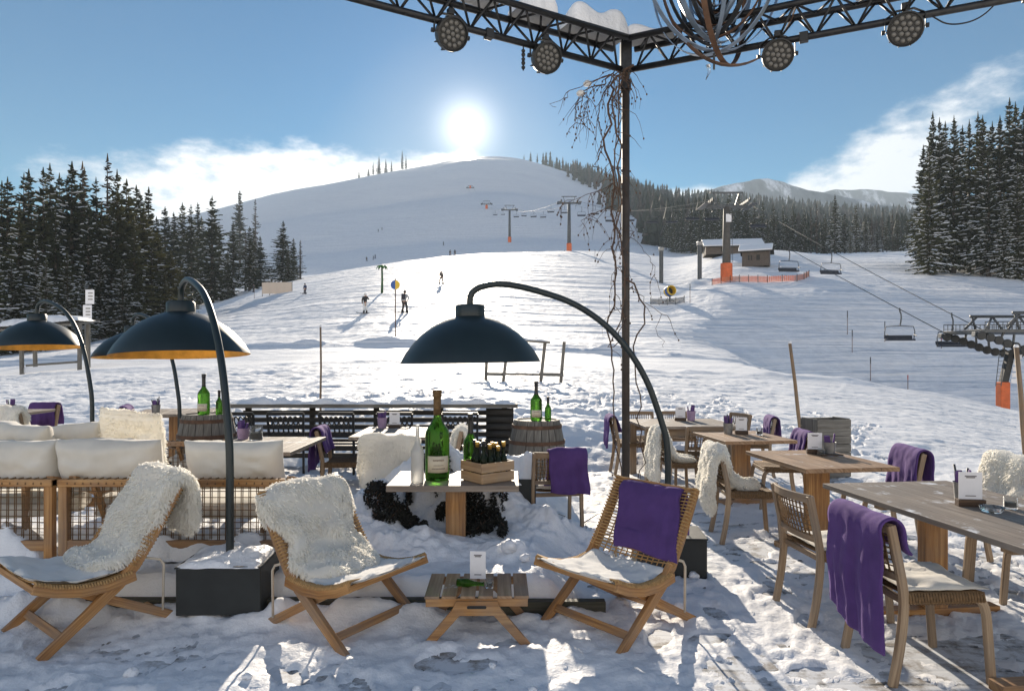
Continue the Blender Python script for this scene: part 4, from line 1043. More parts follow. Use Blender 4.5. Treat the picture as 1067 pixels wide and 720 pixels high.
make_bottle('champagne_bottle', 'giant green champagne bottle with a cream label on the bottle table', 'bottle', .68, .092, 'green_glass', 'foil', loc=(-.565, 5.16, ZT), rz=R(12), neck=.30, foil_to=.70)
make_bottle('white_bottle', 'slim frosted white bottle beside the giant champagne bottle', 'bottle', .44, .048, 'frost_glass', None, False, loc=(-.70, 5.05, ZT), neck=.30)
make_bottle('wine_bottle', 'dark green bottle standing behind the wooden crate', 'bottle', .48, .056, 'green_glass', 'foil_black', False, loc=(-.33, 5.42, ZT), neck=.32, foil_to=.66)
cr = thing('bottle_crate', 'open pale wooden crate of small bottles on the bottle table', 'crate', (-.185, 5.14, ZT), R(38))
cw, cd = .30, .25
for sx in (-1, 1):
    for zz in (.043, .118):
        g = MB(); g.box((sx * (cw / 2 - .006), 0, zz), (.012, cd, .068)); g.build('end_board', M['pine'], cr, bevel=.002)
        g = MB(); g.box((0, sx * (cd / 2 + .0065), zz), (cw, .012, .068)); g.build('side_board', M['pine'], cr, bevel=.002)
g = MB(); g.box((0, 0, .006), (cw - .03, cd - .004, .01)); g.build('bottom', M['pine'], cr)
sm = [(-.09, -.075, 'foil_black', .30), (-.03, -.07, 'foil_gold', .27), (.045, -.075, 'foil_gold', .25), (.10, -.07, 'foil_gold', .28), (-.085, .01, 'foil_gold', .285), (-.02, .015, 'foil_black', .30), (.055, .01, 'foil_gold', .27), (.105, .03, 'foil_gold', .26), (-.06, .08, 'foil_black', .29), (.03, .085, 'foil_gold', .28)]
ca, sa = math.cos(R(38)), math.sin(R(38))
for k, (x, y, f, h) in enumerate(sm):
    b = make_bottle('small_bottle', 'small dark bottle with gold cap in the wooden crate' if f == 'foil_gold' else 'small dark bottle with black cap in the wooden crate', 'bottle', h, .027, 'dark_glass', f, k in (1, 2, 3, 0), .4, .80, 'small gold capped bottles in the crate' if f == 'foil_gold' else 'small black capped bottles in the crate', loc=(-.185 + ca * x - sa * y, 5.14 + sa * x + ca * y, ZT + .012), rz=R(rnd.uniform(-25, 40)), lab_col='foil_gold' if k != 1 else 'label')
# ------------------------------------------------------------------ cards, pots, candles
def card_stand(label, loc, rz, z=0, w=.10, h=.15, base=True, group='menu card stands on the tables', mark=True):
    t = thing('menu_card', label, 'menu card', loc, rz, group)
    if base:
        g = MB(); g.box((0, 0, .02), (w + .02, .05, .04)); g.build('base', M['brown_stand'], t, bevel=.002)
    g = MB(); g.box((0, 0, (.035 if base else 0) + h / 2), (w, .004, h)); g.build('card', M['paper'], t)
    g = MB()
    zc = (.035 if base else 0)
    for q in range(2): g.box((0, -.0035, zc + h * (.86 - .05 * q)), (w * (.5 - .12 * q), .001, .006))
    g.box((0, -.0035, zc + h * .15), (w * .45, .001, .005)); g.build('print', M['ink'], t)
    return t
def napkin_pot(label, loc, mat='tin', r=.042, h=.10, paper='purple_paper', group='cutlery pots on the tables', ncut=3):
    t = thing('cutlery_pot', label, 'cutlery pot', loc, rnd.random() * 6, group)
    g = MB(); g.lathe([(r * .82, 0), (r, h), (r * 1.04, h), (r * .96, h - .004), (r * .8, .008), (0, .008)], 18); g.build('pot', M[mat], t, smooth=True, auto=40)
    for k in range(3):
        a = k * 2.1; g = MB(); g.sweep([(math.cos(a) * r * .4, math.sin(a) * r * .4, .03), (math.cos(a) * r * .75, math.sin(a) * r * .75, h + rnd.uniform(.05, .08))], r * .9, .012, side=(-math.sin(a), math.cos(a), 0)); g.build('napkin', M[paper], t, bevel=.003)
    for k in range(ncut):
        a = 1 + k * 1.9; g = MB(); g.tube([(math.cos(a) * r * .2, math.sin(a) * r * .2, .03), (math.cos(a) * r * .9, math.sin(a) * r * .9, h + .06 + .02 * k)], [.004, .007], 6); g.build('cutlery', M['steel'], t, smooth=True)
    return t
def candle(label, loc, r=.035, h=.06, group='glass candle holders on the tables'):
    t = thing('candle_glass', label, 'candle', loc, 0, group)
    g = MB(); g.lathe([(0, .003), (r * .9, 0), (r, .008), (r, h), (r - .004, h), (r - .005, .012), (0, .012)], 18); g.build('glass', M['clear_glass'], t, smooth=True, auto=40)
    g = MB(); g.lathe([(0, .0125), (r - .008, .0125), (r - .008, h * .55), (0, h * .55)], 16); g.build('wax', M['label'], t, smooth=True, auto=40)
    return t
card_stand('white menu card standing on the slatted stool', (-.205, 4.10, .27), R(-4), base=False, w=.095, h=.165)
bl = thing('glass_flask', 'small green glass flask lying on the slatted stool', 'flask', (-.235, 3.95, .292), R(90 - 12))
g = MB(); g.lathe([(0, -.09), (.022, -.085), (.024, -.02), (.012, .02), (.010, .07), (.013, .075), (0, .076)], 16); o = g.build('glass_body', M['green_glass'], bl, smooth=True); o.rotation_euler = (R(90), 0, 0)
candle('clear candle glass beside the flask on the stool', (-.13, 3.94, .27), .024, .05)
# ------------------------------------------------------------------ dining chairs
def make_dining():
    t = thing('dining_chair', 'x', 'chair')
    for s in (-1, 1):
        y = s * .215
        g = MB(); g.sweep(smooth_path([(-.255, y, 0), (-.215, y, .20), (-.195, y, .40), (-.205, y, .50), (-.265, y, .785)], 2), .030, [.030] * 3 + [.045] * 12 if False else .042); g.build('rear_leg', M['oak'], t, bevel=.006)
        g = MB(); g.sweep(smooth_path([(.245, y, 0), (.228, y, .22), (.215, y, .385), (.17, y, .425), (.05, y, .425), (-.185, y, .42)], 2), .030, .038); g.build('front_leg', M['oak'], t, bevel=.006)
    def arcb(z, dx, bow, n=9): return [(dx - bow * (1 - (2 * k / (n - 1) - 1) ** 2), -.215 + .43 * k / (n - 1), z) for k in range(n)]
    g = MB(); g.sweep(arcb(.765, -.258, .045), .05, .022, side=(0, 0, 1)); g.build('top_rail', M['oak'], t, bevel=.005)
    g = MB(); g.sweep(arcb(.525, -.212, .03), .035, .022, side=(0, 0, 1)); g.build('back_rail', M['oak'], t, bevel=.004)
    g = MB(); g.box((.205, 0, .415), (.022, .41, .036)); g.build('front_rail', M['oak'], t, bevel=.003)
    g = MB(); g.box((-.19, 0, .41), (.022, .41, .034)); g.build('rear_rail', M['oak'], t, bevel=.003)
    g = MB()
    for k in range(13):
        y = -.19 + .38 * k / 12; q = 1 - (y / .215) ** 2
        for d in (-.007, .007):
            g.tube([(-.212 - .03 * q, y + d, .52), (-.235 - .042 * q, y - d, .64), (-.256 - .045 * q, y + d, .77)], .0042, 4)
    g.build('back_weave', M['rope_dark'], t, smooth=True)
    g = MB()
    for k in range(7): g.tube([(a - .004, b, c) for a, b, c in arcb(.548 + .03 * k, -.214 - .0060 * k, .032 + .0016 * k)], .004, 4)
    g.build('back_cord', M['rope_dark'], t, smooth=True)
    g = MB()
    for k in range(26):
        x = -.175 + .37 * k / 25; sag = .012 + .008 * math.sin(k / 25 * PI)
        g.tube([(x, -.235, .415), (x, -.228, .452), (x, -.12, .448 - sag * .7), (x, 0, .446 - sag), (x, .12, .448 - sag * .7), (x, .228, .452), (x, .235, .415)], .0068, 5)
        for s in (-1, 1): g.tube([(x, s * .235, .415), (x, s * .215, .398), (x, s * .196, .415)], .0068, 5)
    g.build('seat_weave', M['rope_dark'], t, smooth=True)
    return t
DC = Proto(make_dining())
GD = 'oak dining chairs with woven seats'
def dchair(x, y, rz, label, z=0.0): return DC.at((x, y, z), R(rz), label, GD)
GB = 'purple fleece blankets'
def dblanket(x, y, rz, label, seed, rear=.40, front=.22, w=.40, y0=0, cut=.1, z=0.0, flare=.05, fold=.02):
    P = [(-.165, 0, .79 - front), (-.195, 0, .68), (-.215, 0, .79), (-.262, 0, .828), (-.335, 0, .79), (-.325, 0, .66), (-.335, 0, .79 - rear)]
    return soft(drape(P, w, seed, flare, fold, y0, cut), 'purple_blanket', M['purple'], label, 'blanket', (x, y, z), R(rz), GB, solid=.012)
def dskin(x, y, rz, label, seed, P=None, wd=None, z=0.0, tufts=5000, y0=0, th=.034):
    P = P or [(.12, 0, .475), (-.08, 0, .475), (-.165, 0, .56), (-.215, 0, .74), (-.262, 0, .825), (-.325, 0, .77), (-.335, 0, .55), (-.33, 0, .22)]
    wd = wd or [.30, .34, .30, .40, .46, .44, .46, .40, .22]
    return soft(fleece(P, wd, th, seed, int(tufts * 2.2), .019, y0), 'sheepskin', M['wool'], label, 'sheepskin', (x, y, z), R(rz), GSK)
def dpad(x, y, rz, label, seed, z=0.0):
    g0 = pillow(.43, .42, .035, seed, .006, nu=24, nv=12); g = MB()
    gg = pillow(.44, .035, .43, seed, .010, nu=24, nv=24)
    g.add([Vector((.02 + v[2], v[0], .467 + v[1])) for v in gg.v], gg.f, [(0, 0)] * len(gg.v))
    return soft(g, 'seat_cushion', M['canvas'], label, 'cushion', (x, y, z), R(rz), GSC)
# right hand side
dchair(2.09, 3.54, 3, 'oak dining chair closest to the camera, purple blanket on its back')
dpad(2.09, 3.54, 3, 'creased white seat cushion on the closest oak dining chair', 41)
dblanket(2.09, 3.54, 3, 'large purple blanket hanging almost to the snow from the closest dining chair', 2, rear=.60, front=.14, w=.47, cut=.22, flare=.08, fold=.014)
dchair(1.985, 4.24, 6, 'bare oak dining chair with open woven back beside the big blanket')
dpad(1.985, 4.24, 6, 'thin white seat cushion on the bare woven back chair', 42)
dchair(2.06, 6.02, -4, 'oak dining chair hidden under a big sheepskin at the middle table')
dskin(2.06, 6.02, -4, 'cream sheepskin over the chair left of the honey coloured table, thick and round-shouldered', 51, tufts=8000, wd=[.14, .16, .18, .40, .54, .56, .50, .46, .24], th=.042)
dchair(1.90, 7.60, 2, 'oak dining chair with sheepskin standing behind the arc lamp pole')
dskin(1.90, 7.60, 2, 'cream sheepskin tapering down a chair back right behind the lamp pole', 52, wd=[.26, .30, .28, .30, .34, .46, .58, .60, .40])
dchair(1.62, 9.30, 0, 'oak dining chair left of the far table, purple blanket on its back')
dblanket(1.62, 9.30, 0, 'purple blanket on the chair standing left of the vine covered post', 5, rear=.42, front=.2, w=.38)
dchair(2.25, 8.22, 92, 'oak dining chair pushed under the near side of the far table')
dchair(1.88, 9.92, -90, 'oak dining chair at the far side of the far table, left one of two')
dchair(2.40, 9.95, -88, 'oak dining chair at the far side of the far table, right one of two')
dchair(3.22, 9.2, 172, 'oak dining chair right of the far table, purple blanket on its back')
dblanket(3.22, 9.2, 172, 'purple blanket on the chair right of the far table', 6, rear=.3, front=.3, w=.38)
dchair(3.05, 9.75, 200, 'bare oak dining chair at the far right corner of the far table')
dchair(2.86, 7.32, 176, 'oak dining chair facing left between the two middle tables, purple blanket on its back')
dblanket(2.86, 7.32, 176, 'purple blanket on the chair in front of the grey slatted box', 7, rear=.3, front=.3, w=.40)
dchair(3.22, 5.98, 176, 'oak dining chair right of the honey coloured table, purple blanket on its back')
dblanket(3.22, 5.98, 176, 'broad purple blanket on the chair standing alone right of the honey coloured table', 8, rear=.34, front=.32, w=.46, cut=.0, flare=.16)
dchair(3.38, 4.52, 174, 'oak dining chair tucked under the right side of the long grey table')
dchair(3.50, 5.10, 184, 'oak dining chair with a fluffy sheepskin behind the long grey table')
dskin(3.50, 5.10, 184, 'fluffy cream sheepskin heaped on the chair behind the long grey table', 53, P=[(-.10, 0, .50), (-.17, 0, .60), (-.21, 0, .76), (-.26, 0, .86), (-.33, 0, .80), (-.335, 0, .60), (-.33, 0, .42)], wd=[.40, .46, .50, .54, .52, .48, .36])
dchair(.36, 6.10, 99, 'oak dining chair half sunk in snow before the right barrel, purple blanket on its back')
o = COL.objects['dining_chair'] if False else None
dpad(.36, 6.10, 99, 'white seat cushion on the chair sunk in snow before the barrel', 43)
dblanket(.36, 6.10, 99, 'dark purple blanket over the chair before the right bottle barrel', 9, rear=.36, front=.30, w=.33, y0=-.07)
# left hand side
dchair(-1.82, 7.45, 4, 'oak dining chair with purple blanket between the two snowy tables', .03)
dblanket(-1.82, 7.45, 4, 'purple blanket on the chair in front of the dark slatted bar', 10, rear=.44, front=.24, w=.40, z=.03)
dchair(-1.10, 6.55, 88, 'oak dining chair whose back carries a sheepskin in front of the slatted bar', .05)
dskin(-1.10, 6.55, 88, 'plump cream sheepskin on the chair left of the snow mound', 54, z=.05, wd=[.30, .34, .34, .48, .56, .54, .56, .52, .36])
dchair(-.80, 7.22, 184, 'oak dining chair seen behind the giant champagne bottle', .05)
dskin(-.80, 7.22, 184, 'cream sheepskin seen between the champagne bottle and the dark wine bottle', 55, z=.05, tufts=2500)
dchair(-5.62, 7.95, 70, 'oak dining chair with sheepskin at the far left table', .18)
dskin(-5.62, 7.95, 70, 'round cream sheepskin on a chair near the left picture edge', 56, z=.2, tufts=3000, P=[(-.10, 0, .50), (-.17, 0, .60), (-.21, 0, .76), (-.26, 0, .84), (-.33, 0, .78), (-.335, 0, .6), (-.33, 0, .42)], wd=[.36, .42, .5, .54, .54, .5, .4])
dchair(-5.15, 8.55, 200, 'oak dining chair with purple blanket just left of a lamp pole', .17)
dblanket(-5.15, 8.55, 200, 'purple blanket on the chair behind the sofas beside a lamp pole', 12, rear=.3, front=.3, w=.36, z=.17)
dchair(-6.35, 8.95, -100, 'oak dining chair behind the far left table, purple blanket on its back', .17)
dblanket(-6.35, 8.95, -100, 'purple blanket on the chair cut by the left picture edge', 13, rear=.3, front=.3, w=.40, z=.17)
# tables
GT = 'pedestal tables on the terrace'; AX = R(-83.4)
pedestal_table('dining_table', 'long grey weathered table cut by the right picture edge', (2.67, 3.80, 0), AX, 1.80, .92, .742, .032, (-.45, .5), 7, 'top', .15, .075, True, GT)
pedestal_table('dining_table', 'honey coloured table with one thick leg in the middle of the right side', (2.58, 5.78, 0), AX, 1.02, .78, .742, .034, (0,), 5, 'topwarm', .19, .085, True, GT)
pedestal_table('dining_table', 'pale table with one thick leg behind the sheepskin chair', (2.50, 7.45, 0), AX, .95, .78, .742, .034, (0,), 5, 'topwarm', .18, .085, True, GT)
ft = thing('farmhouse_table', 'square legged oak table at the far end of the right side', 'table', (2.22, 8.98, 0), R(4))
g = MB()
for k in range(6): g.box((0, -.44 + .176 * k, .725), (1.22, .172, .034))
g.build('table_top', M['top'], ft, bevel=.003)
for sx in (-1, 1):
    for sy in (-1, 1): g = MB(); g.box((sx * .54, sy * .40, .352), (.085, .085, .70)); g.build('leg', M['oak'], ft, bevel=.004)
    g = MB(); g.box((0, sx * .41, .655), (.99, .03, .10)); g.build('apron', M['oak'], ft, bevel=.003)
pedestal_table('dining_table', 'table with snowy boards behind the right back cushion', (-2.36, 6.52, .03), R(-90), 1.15, .86, .742, .034, (0,), 6, 'top', .17, .085, True, GT)
pedestal_table('dining_table', 'snow dusted table right in front of the slatted bar', (-1.30, 7.60, .03), R(-90), 1.05, .80, .742, .034, (0,), 5, 'top', .17, .085, True, GT)
pedestal_table('dining_table', 'table behind the sheepskin chair at the left picture edge', (-6.35, 8.35, .18), R(-85), 1.1, .85, .742, .034, (0,), 5, 'top', .17, .085, True, GT)
pedestal_table('dining_table', 'snow topped table beyond the sofas between two lamp poles', (-4.45, 9.05, .14), R(-75), 1.0, .95, .742, .034, (0,), 5, 'top', .17, .085, True, GT)
# table settings
ZD = .743
card_stand('white menu card in a dark block on the long grey table', (2.64, 3.93, ZD), R(-8), w=.125, h=.16)
napkin_pot('tin pot of cutlery and purple napkins on the long grey table', (2.70, 4.09, ZD), 'tin', .05, .11)
candle('candle glass at the right side of the long grey table', (2.82, 3.86, ZD), .036, .07)
ay = MB(); ay.lathe([(0, .004), (.05, 0), (.062, .028), (.056, .028), (.046, .01), (0, .01)], 22); soft(ay, 'ashtray', M['clear_glass'], 'flat glass ashtray between card and candle on the long grey table', 'ashtray', (2.665, 3.79, ZD))
card_stand('white menu card on the honey coloured table', (2.69, 6.06, ZD), R(-10), w=.12, h=.15)
napkin_pot('tin pot with dark purple napkins on the honey coloured table', (2.80, 6.02, ZD), 'tin', .055, .11, ncut=0)
candle('candle glass beside the card on the honey coloured table', (2.70, 5.96, ZD), .032, .06)
ay = MB(); ay.box((0, 0, .006), (.20, .14, .012)); soft(ay, 'slate_tray', M['brown_stand'], 'dark slate under pot and card on the honey coloured table', 'tray', (2.77, 5.98, ZD), R(8), smooth=False)
napkin_pot('tin pot of cutlery on the pale table', (2.42, 7.64, ZD), 'tin', .055, .12)
card_stand('white menu card on the pale table', (2.555, 7.60, ZD), R(-8), w=.12, h=.15)
candle('candle glass near the right end of the pale table', (2.72, 7.50, ZD), .035, .075)
card_stand('white menu card on the farmhouse table', (2.27, 9.2, ZD), R(-6), w=.13, h=.15)
napkin_pot('lilac pot with purple napkins on the farmhouse table', (2.42, 9.22, ZD), 'lilac', .06, .13, ncut=0)
napkin_pot('lilac pot of purple napkins on the snow dusted table', (-1.52, 7.98, ZD + .03), 'lilac', .055, .12, ncut=0)
card_stand('white menu card on the snow dusted table', (-1.37, 7.96, ZD + .03), R(3), w=.12, h=.15)
napkin_pot('lilac pot behind the right back cushion', (-2.72, 6.90, ZD + .03), 'lilac', .06, .11, ncut=0)
candle('frosty lantern glass behind the right back cushion', (-2.55, 6.80, ZD + .03), .065, .14)
napkin_pot('tin pot of napkins on the table at the left picture edge', (-5.95, 8.1, ZD + .18), 'tin', .055, .11, ncut=1)
napkin_pot('tin pot standing above the fluffy cushion', (-4.55, 8.72, ZD + .14), 'tin', .055, .11, ncut=3)

# ------------------------------------------------------------------ barrels with bottles
def make_barrel():
    t = thing('wine_barrel', 'x', 'barrel')
    H, r0, r1 = .90, .255, .325
    for k in range(22):
        a0 = 2 * PI * k / 22 + .012; a1 = 2 * PI * (k + 1) / 22 - .012; g = MB(); vs = []; uv = []
        n = 11
        o_ = rnd.uniform(-.004, .004); L = rnd.random() * 30
        for i in range(n):
            z = H * i / (n - 1); r = r0 + (r1 - r0) * math.sin(PI * i / (n - 1)) + o_
            for a, rr in ((a0, r), (a1, r), (a1, r - .03), (a0, r - .03)): vs.append(Vector((rr * math.cos(a), rr * math.sin(a), z))); uv.append((z + L, a * .3 + rr))
        fs = [(4 * i + j, 4 * i + (j + 1) % 4, 4 * i + 4 + (j + 1) % 4, 4 * i + 4 + j) for i in range(n - 1) for j in range(4)] + [(0, 1, 2, 3), (4 * n - 4, 4 * n - 3, 4 * n - 2, 4 * n - 1)]
        g.add(vs, fs, uv)
        if k == 0: G = g
        else: G.add([Vector(v) for v in g.v], g.f, uv)
    G.build('staves', M['grey_wood'], t)
    g = MB(); g.lathe([(0, H - .03), (r0 - .026, H - .03), (r0 - .026, H - .012), (0, H - .012)], 30); g.build('lid', M['grey_wood'], t)
    for z in (.05, .22, .66, .83):
        r = r0 + (r1 - r0) * math.sin(PI * z / H) + .003; g = MB(); g.lathe([(r, z - .02), (r + .006, z - .02), (r + .006, z + .02), (r, z + .02)], 36, closed=True); g.build('hoop', M['rust'], t, smooth=False)
    return t
BR = Proto(make_barrel()); GBR = 'old wine barrels used as bar tables'
BR.at((.28, 7.66, 0), 0, 'grey wine barrel with two bottles behind the chair sunk in snow', GBR)
BR.at((-3.45, 7.72, .06), 1, 'grey wine barrel with two bottles behind the left sofas', GBR)
make_bottle('champagne_bottle', 'dark green champagne bottle on the right barrel', 'bottle', .44, .065, 'green_glass', 'foil_black', True, loc=(.27, 7.60, .89), neck=.28, foil_to=.66)
make_bottle('small_champagne_bottle', 'small bright green bottle beside the big one on the right barrel', 'bottle', .27, .036, 'green_glass', 'foil_black', False, loc=(.40, 7.58, .89), neck=.34)
make_bottle('champagne_bottle', 'bright green champagne bottle on the left barrel', 'bottle', .46, .065, 'green_glass', 'foil_black', True, loc=(-3.46, 7.66, .95), neck=.28, foil_to=.68)
make_bottle('small_champagne_bottle', 'small green bottle beside the big one on the left barrel', 'bottle', .28, .036, 'green_glass', 'foil_black', False, loc=(-3.27, 7.62, .95), neck=.34)

# ------------------------------------------------------------------ slatted bar wall with openwork chairs
bar = thing('slatted_bar', 'long dark slatted bar wall with a snow covered ledge', 'bar', (-1.80, 9.0, .0))
g = MB(); g.box((0, 0, .965), (3.75, .34, .05)); g.build('ledge', M['grey_wood'], bar, bevel=.006)
for k in range(7): g = MB(); g.box((0, .02, .30 + .094 * k), (3.5, .03, .062)); g.build('slat', M['dark_wood'], bar, bevel=.003)
for x in (-1.70, -.85, 0, .85, 1.70): g = MB(); g.box((x, .065, .47), (.07, .055, .94)); g.build('post', M['dark_wood'], bar, bevel=.003)
g = MB()
for k in range(9): g.tube([(1.46, -.06, .12 + .095 * k), (1.82, -.06, .12 + .095 * k)], .05, 10)
g.build('log_stack', M['dark_wood'], bar, smooth=True)
def snow_cap(name, label, loc, rz, L, Wd, h, seed, group='pads of snow on furniture', n=60, mm=14, fq=5.0, oc=4, am=1.5):
    g = MB()
    def fn(u, v):
        a = (u - .5) * 2; b = (v - .5) * 2
        e = max(0, 1 - abs(a) ** 8) ** .5 * max(0, 1 - abs(b) ** 4) ** .5
        q = sfbm(u * L * fq + seed, v * Wd * fq, seed, oc)
        ed = sfbm(u * L * 7 + seed, seed * 2.0, seed + 1, 3)
        return (a * L / 2, b * Wd / 2 * (1 + .22 * ed), h * e * max(.12, 1 + am * q) - .004)
    g.grid(fn, n, mm)
    return soft(g, name, M['snow'], label, 'snow', loc, rz, group)
snow_cap('ledge_snow', 'strip of melting snow on the ledge of the slatted bar', (-1.80, 9.0, .992), 0, 3.7, .33, .055, 3, n=150)
def openwork_chair():
    t = thing('openwork_chair', 'x', 'chair')
    for s in (-1, 1):
        g = MB(); g.sweep([(s * .21, -.20, 0), (s * .20, -.17, .45), (s * .215, -.24, .86)], .025, .025, side=(1, 0, 0)); g.build('rear_leg', M['black'], t)
        g = MB(); g.sweep([(s * .21, .20, 0), (s * .20, .18, .45)], .025, .025, side=(1, 0, 0)); g.build('front_leg', M['black'], t)
    g = MB(); g.box((0, 0, .45), (.44, .42, .03)); g.build('seat', M['black'], t, bevel=.004)
    g = MB()
    for z, y in ((.86, -.24), (.585, -.193)): g.sweep([(-.215, y, z), (.215, y, z)], .04, .018, side=(0, -.17, 1))
    r = random.Random(3)
    for row in range(2):
        for k in range(7):
            x = -.18 + .06 * k; z = .655 + .115 * row; y = -.193 - .17 * (z - .585)
            w = r.uniform(.012, .02)
            pts = [(x + math.cos(q * PI / 4) * .030, y - .17 * math.sin(q * PI / 4) * .05, z + math.sin(q * PI / 4) * .052) for q in range(9)]
            g.tube(pts, w * .55, 5)
    g.build('openwork_back', M['black'], t)
    return t
OC = Proto(openwork_chair()); GOC = 'black openwork chairs along the slatted bar'
for x, lb in ((-3.35, 'black openwork chair at the left end of the slatted bar'), (-2.78, 'black openwork chair of the bar, left of the purple blanket chair'), (-2.12, 'black openwork chair of the bar, right behind the purple blanket chair'), (-1.42, 'black openwork chair of the bar behind the snow dusted table'), (-.62, 'black openwork chair of the bar behind the crate of bottles')):
    OC.at((x, 8.55, .05), R(rnd.uniform(-6, 6)), lb, GOC)
# ------------------------------------------------------------------ grey slatted box at the terrace edge
bx = thing('slatted_box', 'weathered grey slatted box at the outer edge of the terrace', 'box', (4.18, 9.1, 0), R(12))
for k in range(7):
    g = MB(); g.box((0, -.17, .08 + .108 * k), (.50, .022, .102)); g.build('front_board', M['grey_wood'], bx, bevel=.003)
    g = MB(); g.box((0, .17, .08 + .108 * k), (.50, .022, .102)); g.build('rear_board', M['grey_wood'], bx, bevel=.003)
for s in (-1, 1): g = MB(); g.box((s * .235, 0, .40), (.03, .31, .78)); g.build('side_panel', M['grey_wood'], bx, bevel=.003)

# ------------------------------------------------------------------ snow mound with dark shrubs behind the bottle table
def heap(x, y):
    h = .50 * np.exp(-((x + .80 + .35 * (y - 6.0)) / .40) ** 2 - ((y - 6.1) / .5) ** 2)
    h = np.maximum(h, .40 * np.exp(-((x + 1.12) / .30) ** 2 - ((y - 5.55) / .5) ** 2))
    h = h + .42 * np.exp(-((x + .30) / .42) ** 2 - ((y - 5.95) / .34) ** 2) + .24 * np.exp(-((x - .42) / .36) ** 2 - ((y - 5.55) / .30) ** 2) + .16 * np.exp(-((x + .75) / .5) ** 2 - ((y - 5.0) / .22) ** 2) + .10 * np.exp(-((x - .05) / .22) ** 2 - ((y - 4.85) / .2) ** 2)
    k = sstep(.02, .14, h)
    return h * (1 + .35 * fbm(x * 3.4, y * 3.4, 81, 4, .6)) + k * (.07 * np.abs(fbm(x * 6.5, y * 6.5, 83, 3)) - .02) + .03 * k * fbm(x * 16, y * 16, 85, 2)
nx, ny = 190, 130
hx = np.linspace(-1.95, 1.2, nx); hy = np.linspace(4.45, 7.0, ny)
XX, YY = np.meshgrid(hx, hy, indexing='ij'); HZ = ground(XX, YY) + heap(XX, YY) - .03
g = MB(); g.add([Vector(v) for v in np.stack([XX, YY, HZ], -1).reshape(-1, 3).tolist()], [(i * ny + j, (i + 1) * ny + j, (i + 1) * ny + j + 1, i * ny + j + 1) for i in range(nx - 1) for j in range(ny - 1)], [(0, 0)] * (nx * ny))
soft(g, 'snow_mound', M['snow'], 'lumpy mound of shovelled snow behind the bottle table', 'snow mound', (0, 0, 0))
def hz_at(x, y): return float((ground(np.array([x]), np.array([y])) + heap(np.array([x]), np.array([y])))[0])
def shrub(label, x0, x1, y0, y1, n, seed):
    """dark evergreen showing through the snow of the mound"""
    cx_, cy_ = (x0 + x1) / 2, (y0 + y1) / 2
    r = np.random.RandomState(seed); rr_ = random.Random(seed)
    t = thing('dark_shrub', label, 'shrub', (cx_, cy_, hz_at(cx_, cy_)), 0, None); zb = t.location.z
    X = r.uniform(x0, x1, n * 4); Y_ = r.uniform(y0, y1, n * 4)
    e = 1 - ((X - cx_) / ((x1 - x0) / 2)) ** 2 - ((Y_ - cy_) / ((y1 - y0) / 2)) ** 2
    keep = 1.5 * fbm(X * 5.5, Y_ * 4.5, seed, 5, .65) + .60 * e > .28
    X, Y_ = X[keep][:n], Y_[keep][:n]; Z = ground(X, Y_) + heap(X, Y_)
    g = MB()
    for x, y, z in zip(X, Y_, Z):
        p = Vector((x - cx_, y - cy_ - rr_.uniform(0, .03), z - zb + rr_.uniform(-.025, .05))); s = rr_.uniform(.009, .021)
        a = Vector((rr_.gauss(0, 1), rr_.gauss(0, 1), rr_.gauss(0, 1))).normalized(); b = a.orthogonal().normalized()
        g.add([p - a * s, p + b * s * .5, p + a * s, p - b * s * .5], [(0, 1, 2, 3)])
    g.build('foliage', M['rock'], t)
    g = MB()
    for k in range(0, len(X), max(1, len(X) // 40)):
        p = Vector((X[k] - cx_, Y_[k] - cy_, Z[k] - zb)); d = Vector((rr_.uniform(-.6, .6), -.5, rr_.uniform(.2, 1))).normalized() * rr_.uniform(.04, .10)
        g.tube([p - d * .3, p + d * .5, p + d], [.005, .004, .002], 4)
    o = g.build('stems', M['twig'], t); o['kind'] = 'stuff'
    return t
shrub('ragged dark shrub half buried in snow, furthest left under the bottle table', -1.16, -.86, 5.08, 5.52, 1500, 5)
shrub('largest dark shrub showing through the snow, left of the table leg', -.92, -.46, 5.18, 5.80, 5200, 7)
shrub('dark shrub showing through the snow, right of the table leg', -.40, -.04, 5.16, 5.72, 3600, 6)
pb = thing('planter_box', 'dark planter box capped with snow, right of the bottle table', 'planter', (.04, 6.02, .02), R(-2))
for s in (-1, 1):
    g = MB(); g.box((0, s * .15, .27), (.34, .02, .52)); g.build('wall_board', M['base_box'], pb, bevel=.003)
    g = MB(); g.box((s * .16, 0, .27), (.02, .278, .52)); g.build('end_board', M['base_box'], pb, bevel=.003)
g = MB(); g.box((0, 0, .49), (.30, .28, .03)); g.build('soil', M['rock'], pb)
for x_, lb_ in ((-2.30, 'snow lying inside the lower rail of the sofa behind the lamp pole'), (-3.98, 'snow lying inside the lower rail of the leftmost sofa')):
    snow_cap('sofa_snow', lb_, (x_, 4.80, .20), 0, 1.46, .26, .17, int(-x_ * 10), n=60, mm=20, am=.8)
snow_cap('box_snow', 'patchy snow on top of the left charcoal lamp box', (-1.77, 4.26, .345), R(2), .50, .385, .045, 14, n=30, mm=30)
snow_cap('planter_snow', 'rounded cushion of snow on the dark planter box', (.04, 6.02, .505), 0, .36, .33, .15, 8, n=26, mm=18)
